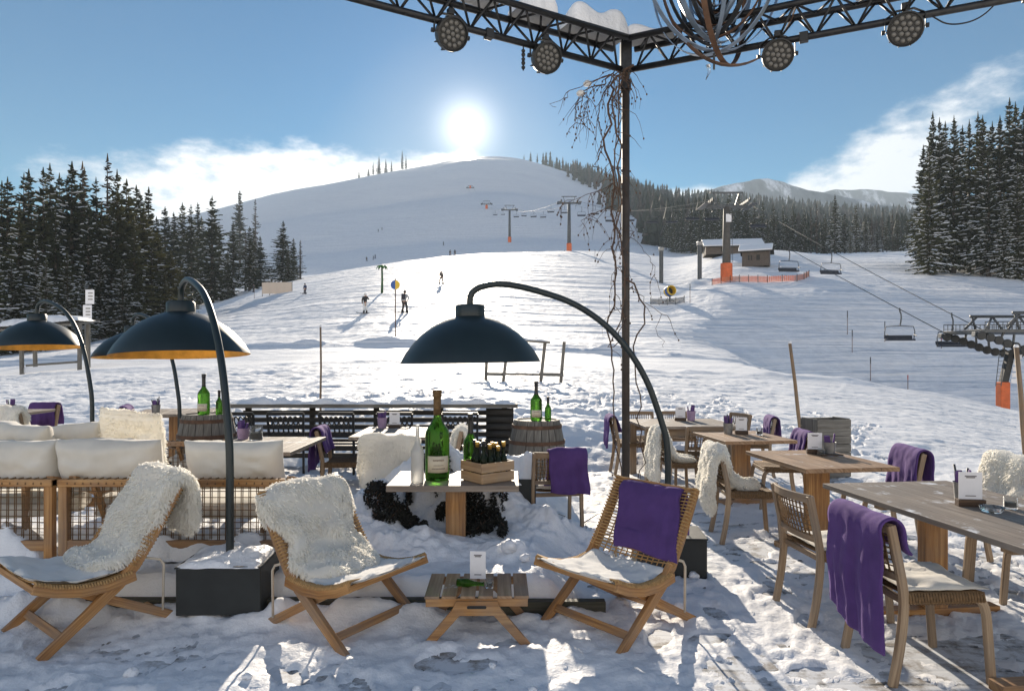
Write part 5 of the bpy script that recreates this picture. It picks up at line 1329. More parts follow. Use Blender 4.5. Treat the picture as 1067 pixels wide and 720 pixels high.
# dark timber edging that carries the snow bed
ed = MB()
ed.box((-2.15, 4.245, .05), (4.0, .07, .10)); ed.box((.22, 4.245, .045), (.72, .068, .09))
M['edging'] = wood('olive_edging_wood', (.03, .03, .02), (.065, .062, .042), (.11, .10, .075), .7)
tag(ed.build('timber_edging', M['edging'], bevel=.006), 'dark timber edging along the snow bed behind the lounge chairs', 'edging')
r = random.Random(12)
for k, (x, y, s) in enumerate([(-.02, 4.72, .055), (.08, 4.60, .035), (-.85, 4.55, .03), (.28, 4.62, .03), (.5, 5.0, .06), (.75, 5.3, .05), (1.05, 4.3, .03), (1.6, 3.2, .03), (1.45, 3.05, .045), (.55, 3.15, .022), (-.45, 3.25, .022), (-1.3, 3.35, .026), (-.1, 3.5, .02), (1.75, 3.0, .05), (2.2, 2.9, .03), (.95, 3.3, .02), (-1.9, 3.4, .03), (1.3, 4.9, .035), (1.2, 3.75, .022), (.1, 3.25, .024)]):
    g = MB(); bm = bmesh.new(); bmesh.ops.create_icosphere(bm, subdivisions=3, radius=s)
    sd = r.random() * 50
    for v in bm.verts:
        v.co *= 1 + .6 * sfbm(v.co.x / s * .9 + sd, v.co.y / s * .9 + v.co.z / s * .7, k, 4); v.co.z *= .8
    g.add([v.co.copy() for v in bm.verts], [[v.index for v in f.verts] for f in bm.faces], [(0, 0)] * len(bm.verts)); bm.free()
    soft(g, 'snow_lump', M['snow'], 'loose lump of snow lying on the terrace', 'snow lump', (x, y, hz_at(x, y) + s * .35), r.random() * 6, 'loose lumps of snow')
# ------------------------------------------------------------------ poles, racks and the sign post beyond the terrace
def pole(px0, py0, px1, py1, Y, rad, label, dY=0):
    x1 = PX(px1, Y); z1 = gz(x1, Y); x0 = PX(px0, Y + dY); z0 = PZ(py0, Y + dY)
    o = thing('marker_pole', label, 'pole', (x1, Y, z1), 0, 'wooden marker poles')
    g = MB(); d = Vector((x0 - x1, dY, z0 - z1)); g.tube([d * -.2 / d.length, d * .3, d * .6 + Vector((.008, 0, 0)), d], [rad, rad, rad * .9, rad * .85], 8); g.build('shaft', M['post_wood'], o, smooth=True)
    g = MB(); g.lathe([(0, 0), (rad * .9, 0), (rad * .95, .02), (rad * .6, .045), (0, .05)], 8, tuple(d)); g.build('snow_tip', M['snow'], o, smooth=True)
pole(334, 341, 334, 422, 11.2, .018, 'thin upright wooden pole beyond the slatted bar')
pole(823, 358, 835, 445, 11.5, .033, 'wooden pole leaning left beyond the grey slatted box')
pole(1059, 362, 1069, 440, 11.0, .04, 'wooden pole leaning in front of the lift station')
rk = thing('ski_rack', 'wooden ski rack standing in the snow behind the central lamp dome', 'ski rack', (0, 0, 0))
Y = 19.5; zb = gz(PX(530, Y), Y)
def rp(px, py, y=Y): return Vector((PX(px, y), y, PZ(py, y)))
for (a, b) in (((508, 352), (506, 402)), ((530, 350), (524, 407)), ((568, 356), (563, 403)), ((588, 356), (584, 400))):
    g = MB(); yy = Y if a[0] not in (508, 588) else Y + 1.0
    p0 = rp(b[0], b[1], yy); p0.z = gz(p0.x, yy) - .1; g.sweep([p0, rp(a[0], a[1], yy)], .09, .09, side=(0, 1, 0)); g.build('post', M['grey_wood'], rk, bevel=.01)
def lowrail(pa, pb_, py, ya, yb, w=.09):
    A = rp(pa, py, ya); B = rp(pb_, py, yb); A.z = gz(A.x, ya) + .22; B.z = gz(B.x, yb) + .22
    g = MB(); g.sweep([A, B], w, .09, side=(0, 0, 1)); g.build('rail', M['grey_wood'], rk, bevel=.01)
lowrail(524, 507, 0, Y, Y + 1.0); lowrail(563, 586, 0, Y, Y + 1.0); lowrail(508, 586, 0, Y + .98, Y + .98, .06)
A = rp(500, 352, Y + .05); B = rp(573, 357, Y + .05)
g = MB(); g.sweep([A, B], .42, .05, side=(0, 1, 0)); g.build('top_board', M['grey_wood'], rk, bevel=.006)
snow_cap('rack_snow', 'crust of snow on the top board of the ski rack', tuple((A + B) / 2 + Vector((0, 0, .022))), 0, (B - A).length * .98, .40, .07, 6, n=50, fq=2.0, oc=3, am=1).rotation_euler = (0, math.atan2(A.z - B.z, B.x - A.x), 0)
sh = thing('shelter_rack', 'roofed wooden rack with a snow laden top at the left edge of the slope', 'rack', (0, 0, 0)); Y = 31
def sp(px, py, y=Y): return Vector((PX(px, y), y, PZ(py, y)))
for (a, b, yy) in (((22, 345), (23, 394), Y), ((83, 338), (83, 386), Y), ((36, 345), (37, 388), Y + 1.4), ((92, 338), (92, 383), Y + 1.4)):
    g = MB(); p0 = sp(b[0], b[1], yy); p0.z = gz(p0.x, yy) - .1; g.sweep([p0, sp(a[0], a[1], yy)], .14, .14, side=(0, 1, 0)); g.build('post', M['grey_wood'], sh, bevel=.01)
for (a, b, yy, w) in (((27, 381), (82, 377), Y + .05, .10), ((25, 386), (82, 381), Y + .05, .24)):
    g = MB(); g.sweep([sp(*a, yy), sp(*b, yy)], .06, w, side=(0, 1, 0)); g.build('rail', M['grey_wood'] if w < .2 else M['snow'], sh, bevel=.01)
A = sp(10, 343, Y + .7); B = sp(92, 336, Y + .7)
g = MB(); g.sweep([A, B], 1.9, .09, side=(0, 1, .12)); g.build('roof', M['grey_wood'], sh, bevel=.01)
snow_cap('roof_snow', 'thick snow on the roof of the left rack', tuple((A + B) / 2 + Vector((0, 0, .06))), 0, (B - A).length, 1.85, .30, 5, n=50, fq=1.0, oc=3, am=.9).rotation_euler = (R(0), math.atan2(A.z - B.z, B.x - A.x), 0)
sg = thing('sign_post', 'grey post with two white panels beside the left rack', 'sign', (PX(91, 44), 44, gz(PX(91, 44), 44)))
z0 = sg.location.z
g = MB(); g.box((0, 0, (PZ(330, 44) - z0) / 2), (.30, .12, PZ(330, 44) - z0)); g.build('post', M['steel'], sg, bevel=.01)
for px, pa, pb_ in ((94.5, 302, 317), (92, 318, 333)):
    g = MB(); g.box((PX(px, 44) - PX(91, 44), -.09, (PZ(pa, 44) + PZ(pb_, 44)) / 2 - z0), (.56, .04, PZ(pa, 44) - PZ(pb_, 44))); p_ = g.build('panel', M['paper'], sg, bevel=.01)
    g = MB()
    for q in range(3): g.box((PX(px, 44) - PX(91, 44) + .05, -.114, (PZ(pa, 44) + PZ(pb_, 44)) / 2 - z0 + .24 - .2 * q), (.30, .006, .09))
    g.build('markings', M['tin'], p_)
# ------------------------------------------------------------------ chairlift
def lift_tower(label, px, py_base, Y, H, main=False):
    x = PX(px, Y); z = gz(x, Y)
    t = thing('lift_tower', label, 'lift tower', (x, Y, z), 0, None if main else 'lift towers climbing the hill')
    k = 1.0
    g = MB(); g.tube([(0, 0, -1), (0, 0, H * .5), (0, 0, H)], [.62, .52, .42], 12); g.build('mast', M['steel'] if not main else M['mast'], t, smooth=True)
    g = MB(); g.tube([(0, 0, -.3), (0, 0, 2.3)], [.80, .80], 12); g.build('orange_padding', M['orange'], t, smooth=True, auto=40)
    g = MB(); g.box((0, 0, H + .05), (5.6, .5, .45)); g.build('crossarm', M['steel'], t, bevel=.03)
    for s in (-1, 1):
        g = MB(); g.sweep([(s * 1.2, 0, H + .2), (s * 1.75, 0, H + 1.9)], .16, .16, side=(0, 1, 0)); g.build('gantry_post', M['steel'], t)
        g = MB(); g.box((s * 2.35, 0, H + .45), (.22, 4.6, .30))
        sb = g.build('sheave_beam', M['steel'], t, bevel=.02)
        for q in range(6):
            g = MB(); g.lathe([(.0, -.06), (.26, -.06), (.26, .06), (0, .06)], 12); w = g.build('sheave', M['black'], sb, smooth=True, auto=40); w.location = (s * 2.35 + s * .19, -2.0 + .8 * q, H + .62); w.rotation_euler = (0, R(90), 0)
        g = MB()
        g.box((s * 3.2, 0, H + .1), (.9, 4.4, .05)); g.build('walkway', M['steel'], t)
    g = MB(); g.box((0, 0, H + 2.0), (4.6, .22, .24)); g.build('gantry_beam', M['steel'], t, bevel=.02)
    if main:
        g = MB(); g.box((.15, -.5, H - 1.6), (.75, .06, 1.1)); g.build('number_plate', M['paper'], t)
        g = MB()
        for s in (-1, 1): g.tube([(.66 + .18 * s, -.1, 2.4), (.52 + .18 * s, -.1, H)], .03, 5)
        for q in range(30): g.tube([(.5, -.1, 2.5 + q * (H - 2.6) / 30), (.84, -.1, 2.5 + q * (H - 2.6) / 30)], .02, 4)
        g.build('ladder', M['steel'], t)
    return t, Vector((x, Y, z + H + .85))
M['mast'] = simple('grey_brown_mast', (.085, .075, .065), .7, var=.3, scale=2)
T0, H0 = lift_tower('big chairlift tower with orange padded foot before the two huts', 757, 290, 95, PZ(216, 95) - gz(PX(757, 95), 95), True)
def tw(px, Y, ytop, lb): return lift_tower(lb, px, 0, Y, PZ(ytop, Y) - gz(PX(px, Y), Y))[1]
H1 = tw(593, 205, 212, 'lift tower on the crest of the sunlit run, orange foot')
H2 = tw(531, 300, 219, 'second lift tower beyond the crest, in the hill shade')
H3 = tw(507, 430, 213, 'third lift tower further up in the hill shade')
H4 = tw(490, 620, 196, 'small high lift tower close under the sun')
ST = Vector((PX(1046, 45), 45, gz(PX(1046, 45), 45)))
CA = Vector((PX(990, 46), 46, PZ(350, 46))); CB = Vector((PX(1034, 45), 45, PZ(349, 45)))
def cable(label, pts, r):
    g = MB(); g.tube(pts, r, 6); return soft(g, 'lift_cable', M['black'], label, 'cable', (0, 0, 0), 0, None)
offA = Vector((-2.5, 0, 0)); offB = Vector((2.5, 0, 0))
def span(A, B, sag, n=14): return [A.lerp(B, i / n) - Vector((0, 0, 4 * sag * (i / n) * (1 - i / n))) for i in range(n + 1)]
LA = [CA] + [h + offA for h in (H0, H1, H2, H3, H4)]; LB = [CB] + [h + offB for h in (H0, H1, H2, H3, H4)]
SAG = (.3, 2.2, 2.4, 2.6, 3.0)
PA, PB = [], []
for Lk, Pk in ((LA, PA), (LB, PB)):
    for i in range(5): Pk += span(Lk[i], Lk[i + 1], SAG[i])[(0 if i == 0 else 1):]
cable('lift cable running up the hill on the left side of the towers', PA, .03)
cable('lift cable running up the hill on the right side of the towers', PB, .03)
M['lift_seat'] = simple('navy_lift_cushion', (.018, .022, .035), .6, var=.2)
def make_liftchair():
    t = thing('lift_chair', 'x', 'lift chair')
    g = MB(); g.tube(smooth_path([(0, 0, .1), (0, .0, -.15), (.12, 0, -.4), (.08, 0, -1.0), (0, 0, -1.25)], 2), .05, 6); g.build('hanger', M['steel'], t, smooth=True)
    g = MB(); P = [(-1.05, .05, -2.25), (-1.1, .0, -1.7), (-1.0, 0, -1.30), (0, 0, -1.25), (1.0, 0, -1.30), (1.1, 0, -1.7), (1.05, .05, -2.25)]
    g.tube(P, .035, 6); g.build('frame', M['steel'], t, smooth=True)
    g = MB(); g.box((0, -.05, -2.30), (2.05, .5, .12)); g.build('seat', M['lift_seat'], t, bevel=.03)
    g = MB(); g.sweep([(0, .22, -2.22), (0, .30, -1.95)], 2.05, .08, side=(1, 0, 0)); g.build('backrest', M['lift_seat'], t, bevel=.02)
    g = MB(); g.tube([(-1.0, -.05, -1.9), (-1.0, -.5, -2.0), (1.0, -.5, -2.0), (1.0, -.05, -1.9)], .025, 5); g.build('safety_bar', M['steel'], t, smooth=True)
    return t
LC = Proto(make_liftchair())
def on_cable(P, px):
    for a, b in zip(P, P[1:]):
        pa, pb = CX + F * a.x / a.y, CX + F * b.x / b.y
        if (pa - px) * (pb - px) <= 0 and pa != pb:
            return a.lerp(b, (px - pa) / (pb - pa))
def lch(P, px, label, group=None, sc=1.0):
    p = on_cable(P, px)
    if p is None: print('no cable at', px); return
    o = LC.at(tuple(p), R(rnd.uniform(-14, 14)), label, group, sc)
lch(PA, 938, 'empty lift chair hanging alone over the shaded hollow')
lch(PB, 992, 'empty lift chair just arriving at the lift station')
lch(PA, 822, 'empty lift chair right of the smaller hut')
lch(PB, 866, 'lift chair low over the snow right of the orange net fence')
lch(PB, 790, 'lift chair hanging close to the right of the big lift tower')
lch(PA, 742, 'lift chair hanging close to the left of the big lift tower')
GLH = 'distant lift chairs on the cable above the crest'
for P, px in ((PA, 722), (PB, 700), (PA, 680), (PB, 656), (PA, 636), (PB, 620), (PA, 606), (PB, 588), (PA, 574), (PB, 566), (PA, 556), (PB, 546), (PA, 538), (PB, 524), (PA, 516)):
    lch(P, px, 'small dark lift chair on the cable above the crest of the run', GLH)

# lift station at the right edge: steel deck, machinery, leg with orange padding
ls = thing('lift_station', 'steel chairlift station with lattice top and orange padded leg at the right edge', 'lift station', (ST.x, ST.y, 0), R(0))
def S(px, py, dy=0): return Vector((PX(px, 45) - ST.x, dy, PZ(py, 45)))
g = MB(); g.sweep([S(1053, 366), Vector((S(1044, 412).x, 0, -.5))], .40, .42, side=(0, 1, 0)); g.build('leg', M['black'], ls, bevel=.03)
g = MB(); zt = PZ(398, 45); g.box((S(1045, 400).x, 0, (zt - ST.z) / 2 - .2 + ST.z), (.62, .55, zt - ST.z + .4)); g.build('orange_padding', M['orange'], ls, bevel=.05)
g = MB(); g.box((S(1070, 350).x, 0, PZ(346, 45)), (8.4, 4.2, .22)); g.build('deck', M['steel'], ls, bevel=.02)
for dy in (-2.0, 2.0):
    g = MB(); g.tube([S(1032, 328, dy), S(1140, 328, dy)], .10, 6); g.build('top_beam', M['steel'], ls, smooth=True)
    for a, b in ((1034, 1039), (1039, 1048), (1056, 1048), (1056, 1070), (1085, 1070), (1085, 1100), (1110, 1100)):
        g = MB(); g.tube([S(a, 328, dy), S(b, 346, dy)] if a != 1039 else [S(1040, 328, dy), S(1026, 342, dy)], .075, 6); g.build('brace', M['steel'], ls, smooth=True)
    g = MB()
    for k in range(26): g.tube([S(1004 + 4.4 * k, 347, dy * 1.03), S(1004 + 4.4 * k, 337, dy * 1.03)], .022, 4)
    g.tube([S(1004, 337, dy * 1.03), S(1120, 337, dy * 1.03)], .03, 5); g.tube([S(1004, 342, dy * 1.03), S(1120, 342, dy * 1.03)], .02, 5); g.build('railing', M['steel'], ls)
# the curved rail with its tyre conveyor below the deck
for dy in (-1.7, 1.7):
    P = smooth_path([S(996, 349, dy), S(1012, 352, dy), S(1030, 359, dy), S(1050, 366, dy), S(1075, 368, dy), S(1120, 364, dy)], 2)
    g = MB(); g.sweep(P, .35, .30, side=(0, 1, 0)); rl = g.build('machine_rail', M['steel'], ls, bevel=.02)
    for k in range(14):
        c, _ = path_at(P, .04 + .93 * k / 13); g = MB(); g.lathe([(0, -.09), (.14, -.09), (.28, -.06), (.28, .06), (.14, .09), (0, .09)], 12); w = g.build('tyre', M['black'], rl, smooth=True, auto=40); w.location = c + Vector((0, -.28, -.05)); w.rotation_euler = (R(90), 0, 0)
    for k in range(8):
        c, _ = path_at(P, .10 + .8 * k / 7); g = MB(); g.sweep([c, c + Vector((rnd.uniform(-.3, .5), 0, .75))], .10, .10, side=(0, 1, 0)); g.build('hanger_strut', M['steel'], ls)
for k in range(5):
    g = MB(); g.box((S(1057.5 - .9 * k, 0).x, -.3, PZ(372 + 6.2 * k, 45)), (.50, .03, .30)); g.build('white_panel', M['paper'], ls, bevel=.01)
g = MB()
for dx in (0, .35): g.tube([Vector((S(1040, 0).x + dx - .15, -.35, PZ(366, 45))), Vector((S(1036, 0).x + dx - .15, -.35, PZ(402, 45)))], .025, 5)
for k in range(9): g.tube([Vector((S(1040 - .4 * k, 0).x - .15, -.35, PZ(368 + 4 * k, 45))), Vector((S(1040 - .4 * k, 0).x + .2, -.35, PZ(368 + 4 * k, 45)))], .02, 4)
g.build('ladder', M['steel'], ls)

# ------------------------------------------------------------------ huts
def hut(name, label, px, Y, L, D, hw, hr, rz, door=False):
    x = PX(px, Y); z = gz(x, Y) - .3
    t = thing(name, label, 'hut', (x, Y, z), R(rz))
    g = MB()
    g.box((0, -D / 2, hw / 2), (L, .16, hw)); g.box((0, D / 2, hw / 2), (L, .16, hw)); g.build('long_wall', M['hut'], t)
    for s in (-1, 1):
        g = MB(); g.add([Vector((s * L / 2 + dx, y, zz)) for dx in (-.08, .08) for y, zz in ((-D / 2 + .09, 0), (D / 2 - .09, 0), (D / 2 - .09, hw), (0, hw + hr), (-D / 2 + .09, hw))], [(0, 1, 2, 3, 4), (9, 8, 7, 6, 5), (0, 5, 6, 1), (1, 6, 7, 2), (2, 7, 8, 3), (3, 8, 9, 4), (4, 9, 5, 0)]); gw = g.build('gable_wall', M['hut'], t)
        if s < 0:
            g = MB(); g.box((-L / 2 - .10, 0, hw * .45), (.05, D * .32, hw * .85)); g.build('door', M['dark_wood'], gw)
    ov = .55; rf = None
    for s in (-1, 1):
        e = hr / (D / 2)
        a = Vector((0, s * (D / 2 + ov), hw - e * ov + .08)); b = Vector((0, 0, hw + hr + .10))
        g = MB(); g.sweep([a, b], L + 1.3, .12, side=(1, 0, 0)); rf = g.build('roof', M['dark_wood'], t)
        nrm = Vector((0, s * hr, D / 2)).normalized()
        g = MB(); g.sweep([a + nrm * .19, a.lerp(b, .5) + nrm * .22, b + nrm * .20], L + 1.2, [.22, .28, .26], side=(1, 0, 0)); g.build('roof_snow', M['snow'], rf, bevel=.08)
    for k in range(2):
        g = MB(); g.box((-L * .2 + k * L * .32, -D / 2 - .10, hw * .55), (.6, .05, .8)); g.build('window', M['dark_wood'], t)
    if door:
        for k in range(5): g = MB(); g.box((-L / 2 + .4 + k * (L - .8) / 4, -D / 2 - .12, hw * .5), (.16, .08, hw)); g.build('corner_beam', M['hut'], t)
    return t
hut('wooden_hut', 'long low wooden hut with snowy roof behind the lift tower', 762, 134, 10.2, 5.0, 1.6, 1.3, -8)
hut('wooden_hut', 'smaller wooden hut with dark gable door, right of the lift tower', 788, 110, 3.9, 3.6, 2.5, .9, -24, True)

# ------------------------------------------------------------------ things on the run
def padded_post(px, Y, ytop, label):
    x = PX(px, Y); z = gz(x, Y); H = PZ(ytop, Y) - z
    t = thing('padded_post', label, 'post', (x, Y, z), 0, 'padded posts beside the run')
    g = MB(); g.tube([(0, 0, -.2), (0, 0, H * .9)], .33, 10); g.build('padding', M['steel'], t, smooth=True, auto=40)
    g = MB(); g.box((0, 0, H * .95), (.75, .75, H * .1)); g.build('cap', M['tin'], t, bevel=.03)
    g = MB(); g.tube([(0, 0, H), (0, 0, H * 1.12)], .05, 5); g.build('pipe', M['black'], t)
padded_post(689, 108, 258, 'grey padded post near the snow gun'); padded_post(729, 104, 252, 'grey padded post left of the big lift tower')
M['sign_yellow'] = simple('yellow_paint', (.75, .48, .03), .5, var=.05); M['sign_blue'] = simple('blue_paint', (.03, .10, .34), .5, var=.05)
Y = 84; x = PX(698, Y); z = gz(x, Y)
sg2 = thing('snow_gun', 'round yellow and blue snow gun standing on the run', 'snow gun', (x, Y, z), R(20))
g = MB(); g.lathe([(.50, -.5), (.62, -.45), (.66, .0), (.60, .5), (.52, .5), (.50, -.2)], 22, closed=True); d = g.build('drum', M['sign_yellow'], sg2, smooth=True, auto=40); d.location = (0, 0, 1.35); d.rotation_euler = (R(80), 0, 0)
g = MB(); g.lathe([(.665, -.1), (.68, -.1), (.66, .3), (.64, .3)], 22, closed=True); r_ = g.build('blue_band', M['sign_blue'], d, smooth=True, auto=40)
g = MB(); g.lathe([(0, -.2), (.5, -.2), (.5, -.15), (0, -.15)], 16); g.build('fan', M['black'], d)
g = MB(); g.tube([(0, 0, -.1), (0, 0, .8)], .10, 8); g.build('stand', M['steel'], sg2)
for k in range(3): a = k * 2.1; g = MB(); g.tube([(0, 0, .45), (math.cos(a) * .8, math.sin(a) * .8, 0)], .05, 5); g.build('leg', M['steel'], sg2)
def net_fence(name, label, pts, H, net, posts, group=None, cat='fence', step=2.2):
    P = [Vector(p) for p in pts]
    t = thing(name, label, cat, tuple(P[0]), 0, group)
    tot = sum((b - a).length for a, b in zip(P, P[1:])); n = max(2, int(tot / step))
    C = [path_at(P, i / n)[0] for i in range(n + 1)]
    for c in C: c.z = gz(c.x, c.y)
    for c in C:
        q = c - P[0]; g = MB(); g.tube([q - Vector((0, 0, .2)), q + Vector((0, 0, H + .12))], .045, 6); g.build('post', posts, t)
    g = MB(); rows = 5
    for i in range(n):
        a, b = C[i] - P[0], C[i + 1] - P[0]
        for k in range(rows):
            h0 = .08 + (H - .1) * k / rows; w = (H - .1) / rows * .5
            g.add([a + Vector((0, .05, h0)), b + Vector((0, .05, h0)), b + Vector((0, .05, h0 + w)), a + Vector((0, .05, h0 + w))], [(0, 1, 2, 3)])
        for k in range(int(step / .28)):
            f = k / int(step / .28); c = a.lerp(b, f) + Vector((0, .055, 0)); e = a.lerp(b, f + .05) + Vector((0, .055, 0))
            g.add([c + Vector((0, 0, .08)), e + Vector((0, 0, .08)), e + Vector((0, 0, H)), c + Vector((0, 0, H))], [(0, 1, 2, 3)])
    g.build('net', net, t, solid=.012)
    return t
M['orange_net'] = cloth('orange_net', (.72, .34, .20), .1, 40, .1, trl=.5)
net_fence('net_fence', 'orange net fence round the foot of the big lift tower', [(PX(742, 93), 93, gz(PX(742, 93), 93)), (PX(800, 91), 91, 0), (PX(836, 92), 92, 0), (PX(843, 97), 97, 0)], 0.85, M['orange_net'], M['rust'])
net_fence('rail_fence', 'low grey rail fence in front of the snow gun', [(PX(678, 82), 82, gz(PX(678, 82), 82)), (PX(713, 82), 82, 0)], .75, M['steel'], M['grey_wood'])
# disc sign
Y = 43; x = PX(412, Y); z = gz(x, Y)
ds = thing('disc_sign', 'thin pole with a round half blue, half yellow disc on the run', 'sign', (x, Y, z))
g = MB(); g.tube([(0, 0, -.3), (0, 0, PZ(291, Y) - z)], .035, 7); g.build('pole', M['rust'], ds, smooth=True)
for s, mt in ((-1, 'sign_blue'), (1, 'sign_yellow')):
    g = MB(); g.prism([(0, -.29)] + [(s * .29 * math.sin(PI * k / 14), -.29 * math.cos(PI * k / 14)) for k in range(1, 14)] + [(0, .29)], -.06, -.04); o = g.build('disc_half', M[mt], ds); o.location = (0, 0, PZ(297, Y) - z)
# plastic palm
M['palm_leaf'] = simple('green_plastic_leaf', (.05, .16, .03), .5, var=.3, scale=4)
M['palm_stem'] = simple('green_plastic_stem', (.04, .10, .03), .6, var=.3, scale=4)
Y = 72; x = PX(398, Y); z = gz(x, Y); H = PZ(279, Y) - z
pm = thing('palm_tree', 'small artificial green palm standing on the run', 'palm', (x, Y, z))
g = MB(); g.tube([(0, 0, -.1), (.03, 0, H * .5), (0, 0, H)], [.14, .11, .09], 8); g.build('trunk', M['palm_stem'], pm, smooth=True)
g = MB()
for k in range(9):
    a = k * 2 * PI / 9 + .3; L = .62; d = Vector((math.cos(a), math.sin(a), 0)); s = Vector((-math.sin(a), math.cos(a), 0))
    c = [Vector((0, 0, H)), d * L * .4 + Vector((0, 0, H + .26)), d * L * .8 + Vector((0, 0, H + .16)), d * L + Vector((0, 0, H - .16))]; w = [.05, .13, .12, .02]
    vs = [p + s * ww * q + Vector((0, 0, -.04 * abs(q))) for p, ww in zip(c, w) for q in (-1, 0, 1)]
    g.add(vs, [(3 * i + j, 3 * i + j + 1, 3 * i + 4 + j, 3 * i + 3 + j) for i in range(3) for j in (0, 1)])
g.build('fronds', M['palm_leaf'], pm, solid=.012)
# pale snow fence panel far left
M['screen'] = cloth('beige_screen', (.66, .60, .54), .06, 8, .1, trl=.4)
Y = 108; xa, xb = PX(272, Y), PX(305, Y); z = gz((xa + xb) / 2, Y)
pn = thing('screen_panel', 'pale beige screen panel standing on the left of the run', 'screen', ((xa + xb) / 2, Y, z), R(-8))
W_ = xb - xa
for k in range(5):
    g = MB(); g.tube([(-W_ / 2 + W_ * k / 4, .1, -.4), (-W_ / 2 + W_ * k / 4, .1, 1.9)], .05, 6); g.build('post', M['hut'], pn)
g = MB(); g.box((0, 0, .92), (W_, .05, 1.8)); g.build('screen_cloth', M['screen'], pn)
# thin marker sticks
M['stick'] = simple('stick_paint', (.20, .13, .11), .7, var=.3); M['red'] = simple('red_paint', (.45, .05, .03), .6, var=.1)
for px, pa, pb_, Y, mt in ((719, 277, 297, 80, 'stick'), (652, 263, 281, 135, 'stick'), (883, 349, 373, 68, 'stick'), (888, 357, 380, 64, 'stick'), (907, 362, 386, 60, 'stick'), (922, 347, 368, 68, 'stick'), (946, 373, 390, 60, 'red'), (1008, 384, 404, 52, 'red'), (981, 358, 368, 68, 'red'), (265, 308, 322, 110, 'stick'), (620, 268, 281, 150, 'stick')):
    x = PX(px, Y); z = gz(x, Y); H = max(1.2, PZ(pa, Y) - PZ(pb_, Y))
    o = thing('marker_stick', 'thin marker stick planted in the snow of the slope' if mt == 'stick' else 'red topped marker stick in the shaded hollow', 'stick', (x, Y, z), 0, 'marker sticks on the slope' if mt == 'stick' else 'red marker sticks in the hollow')
    g = MB(); g.tube([(0, 0, -.2), (0, 0, H)], .032, 6); g.build('shaft', M['stick'], o)
    g = MB(); g.tube([(0, 0, H * .72), (0, 0, H * 1.02)], .042, 6); g.build('tip', M['red' if mt == 'red' else 'black'], o)

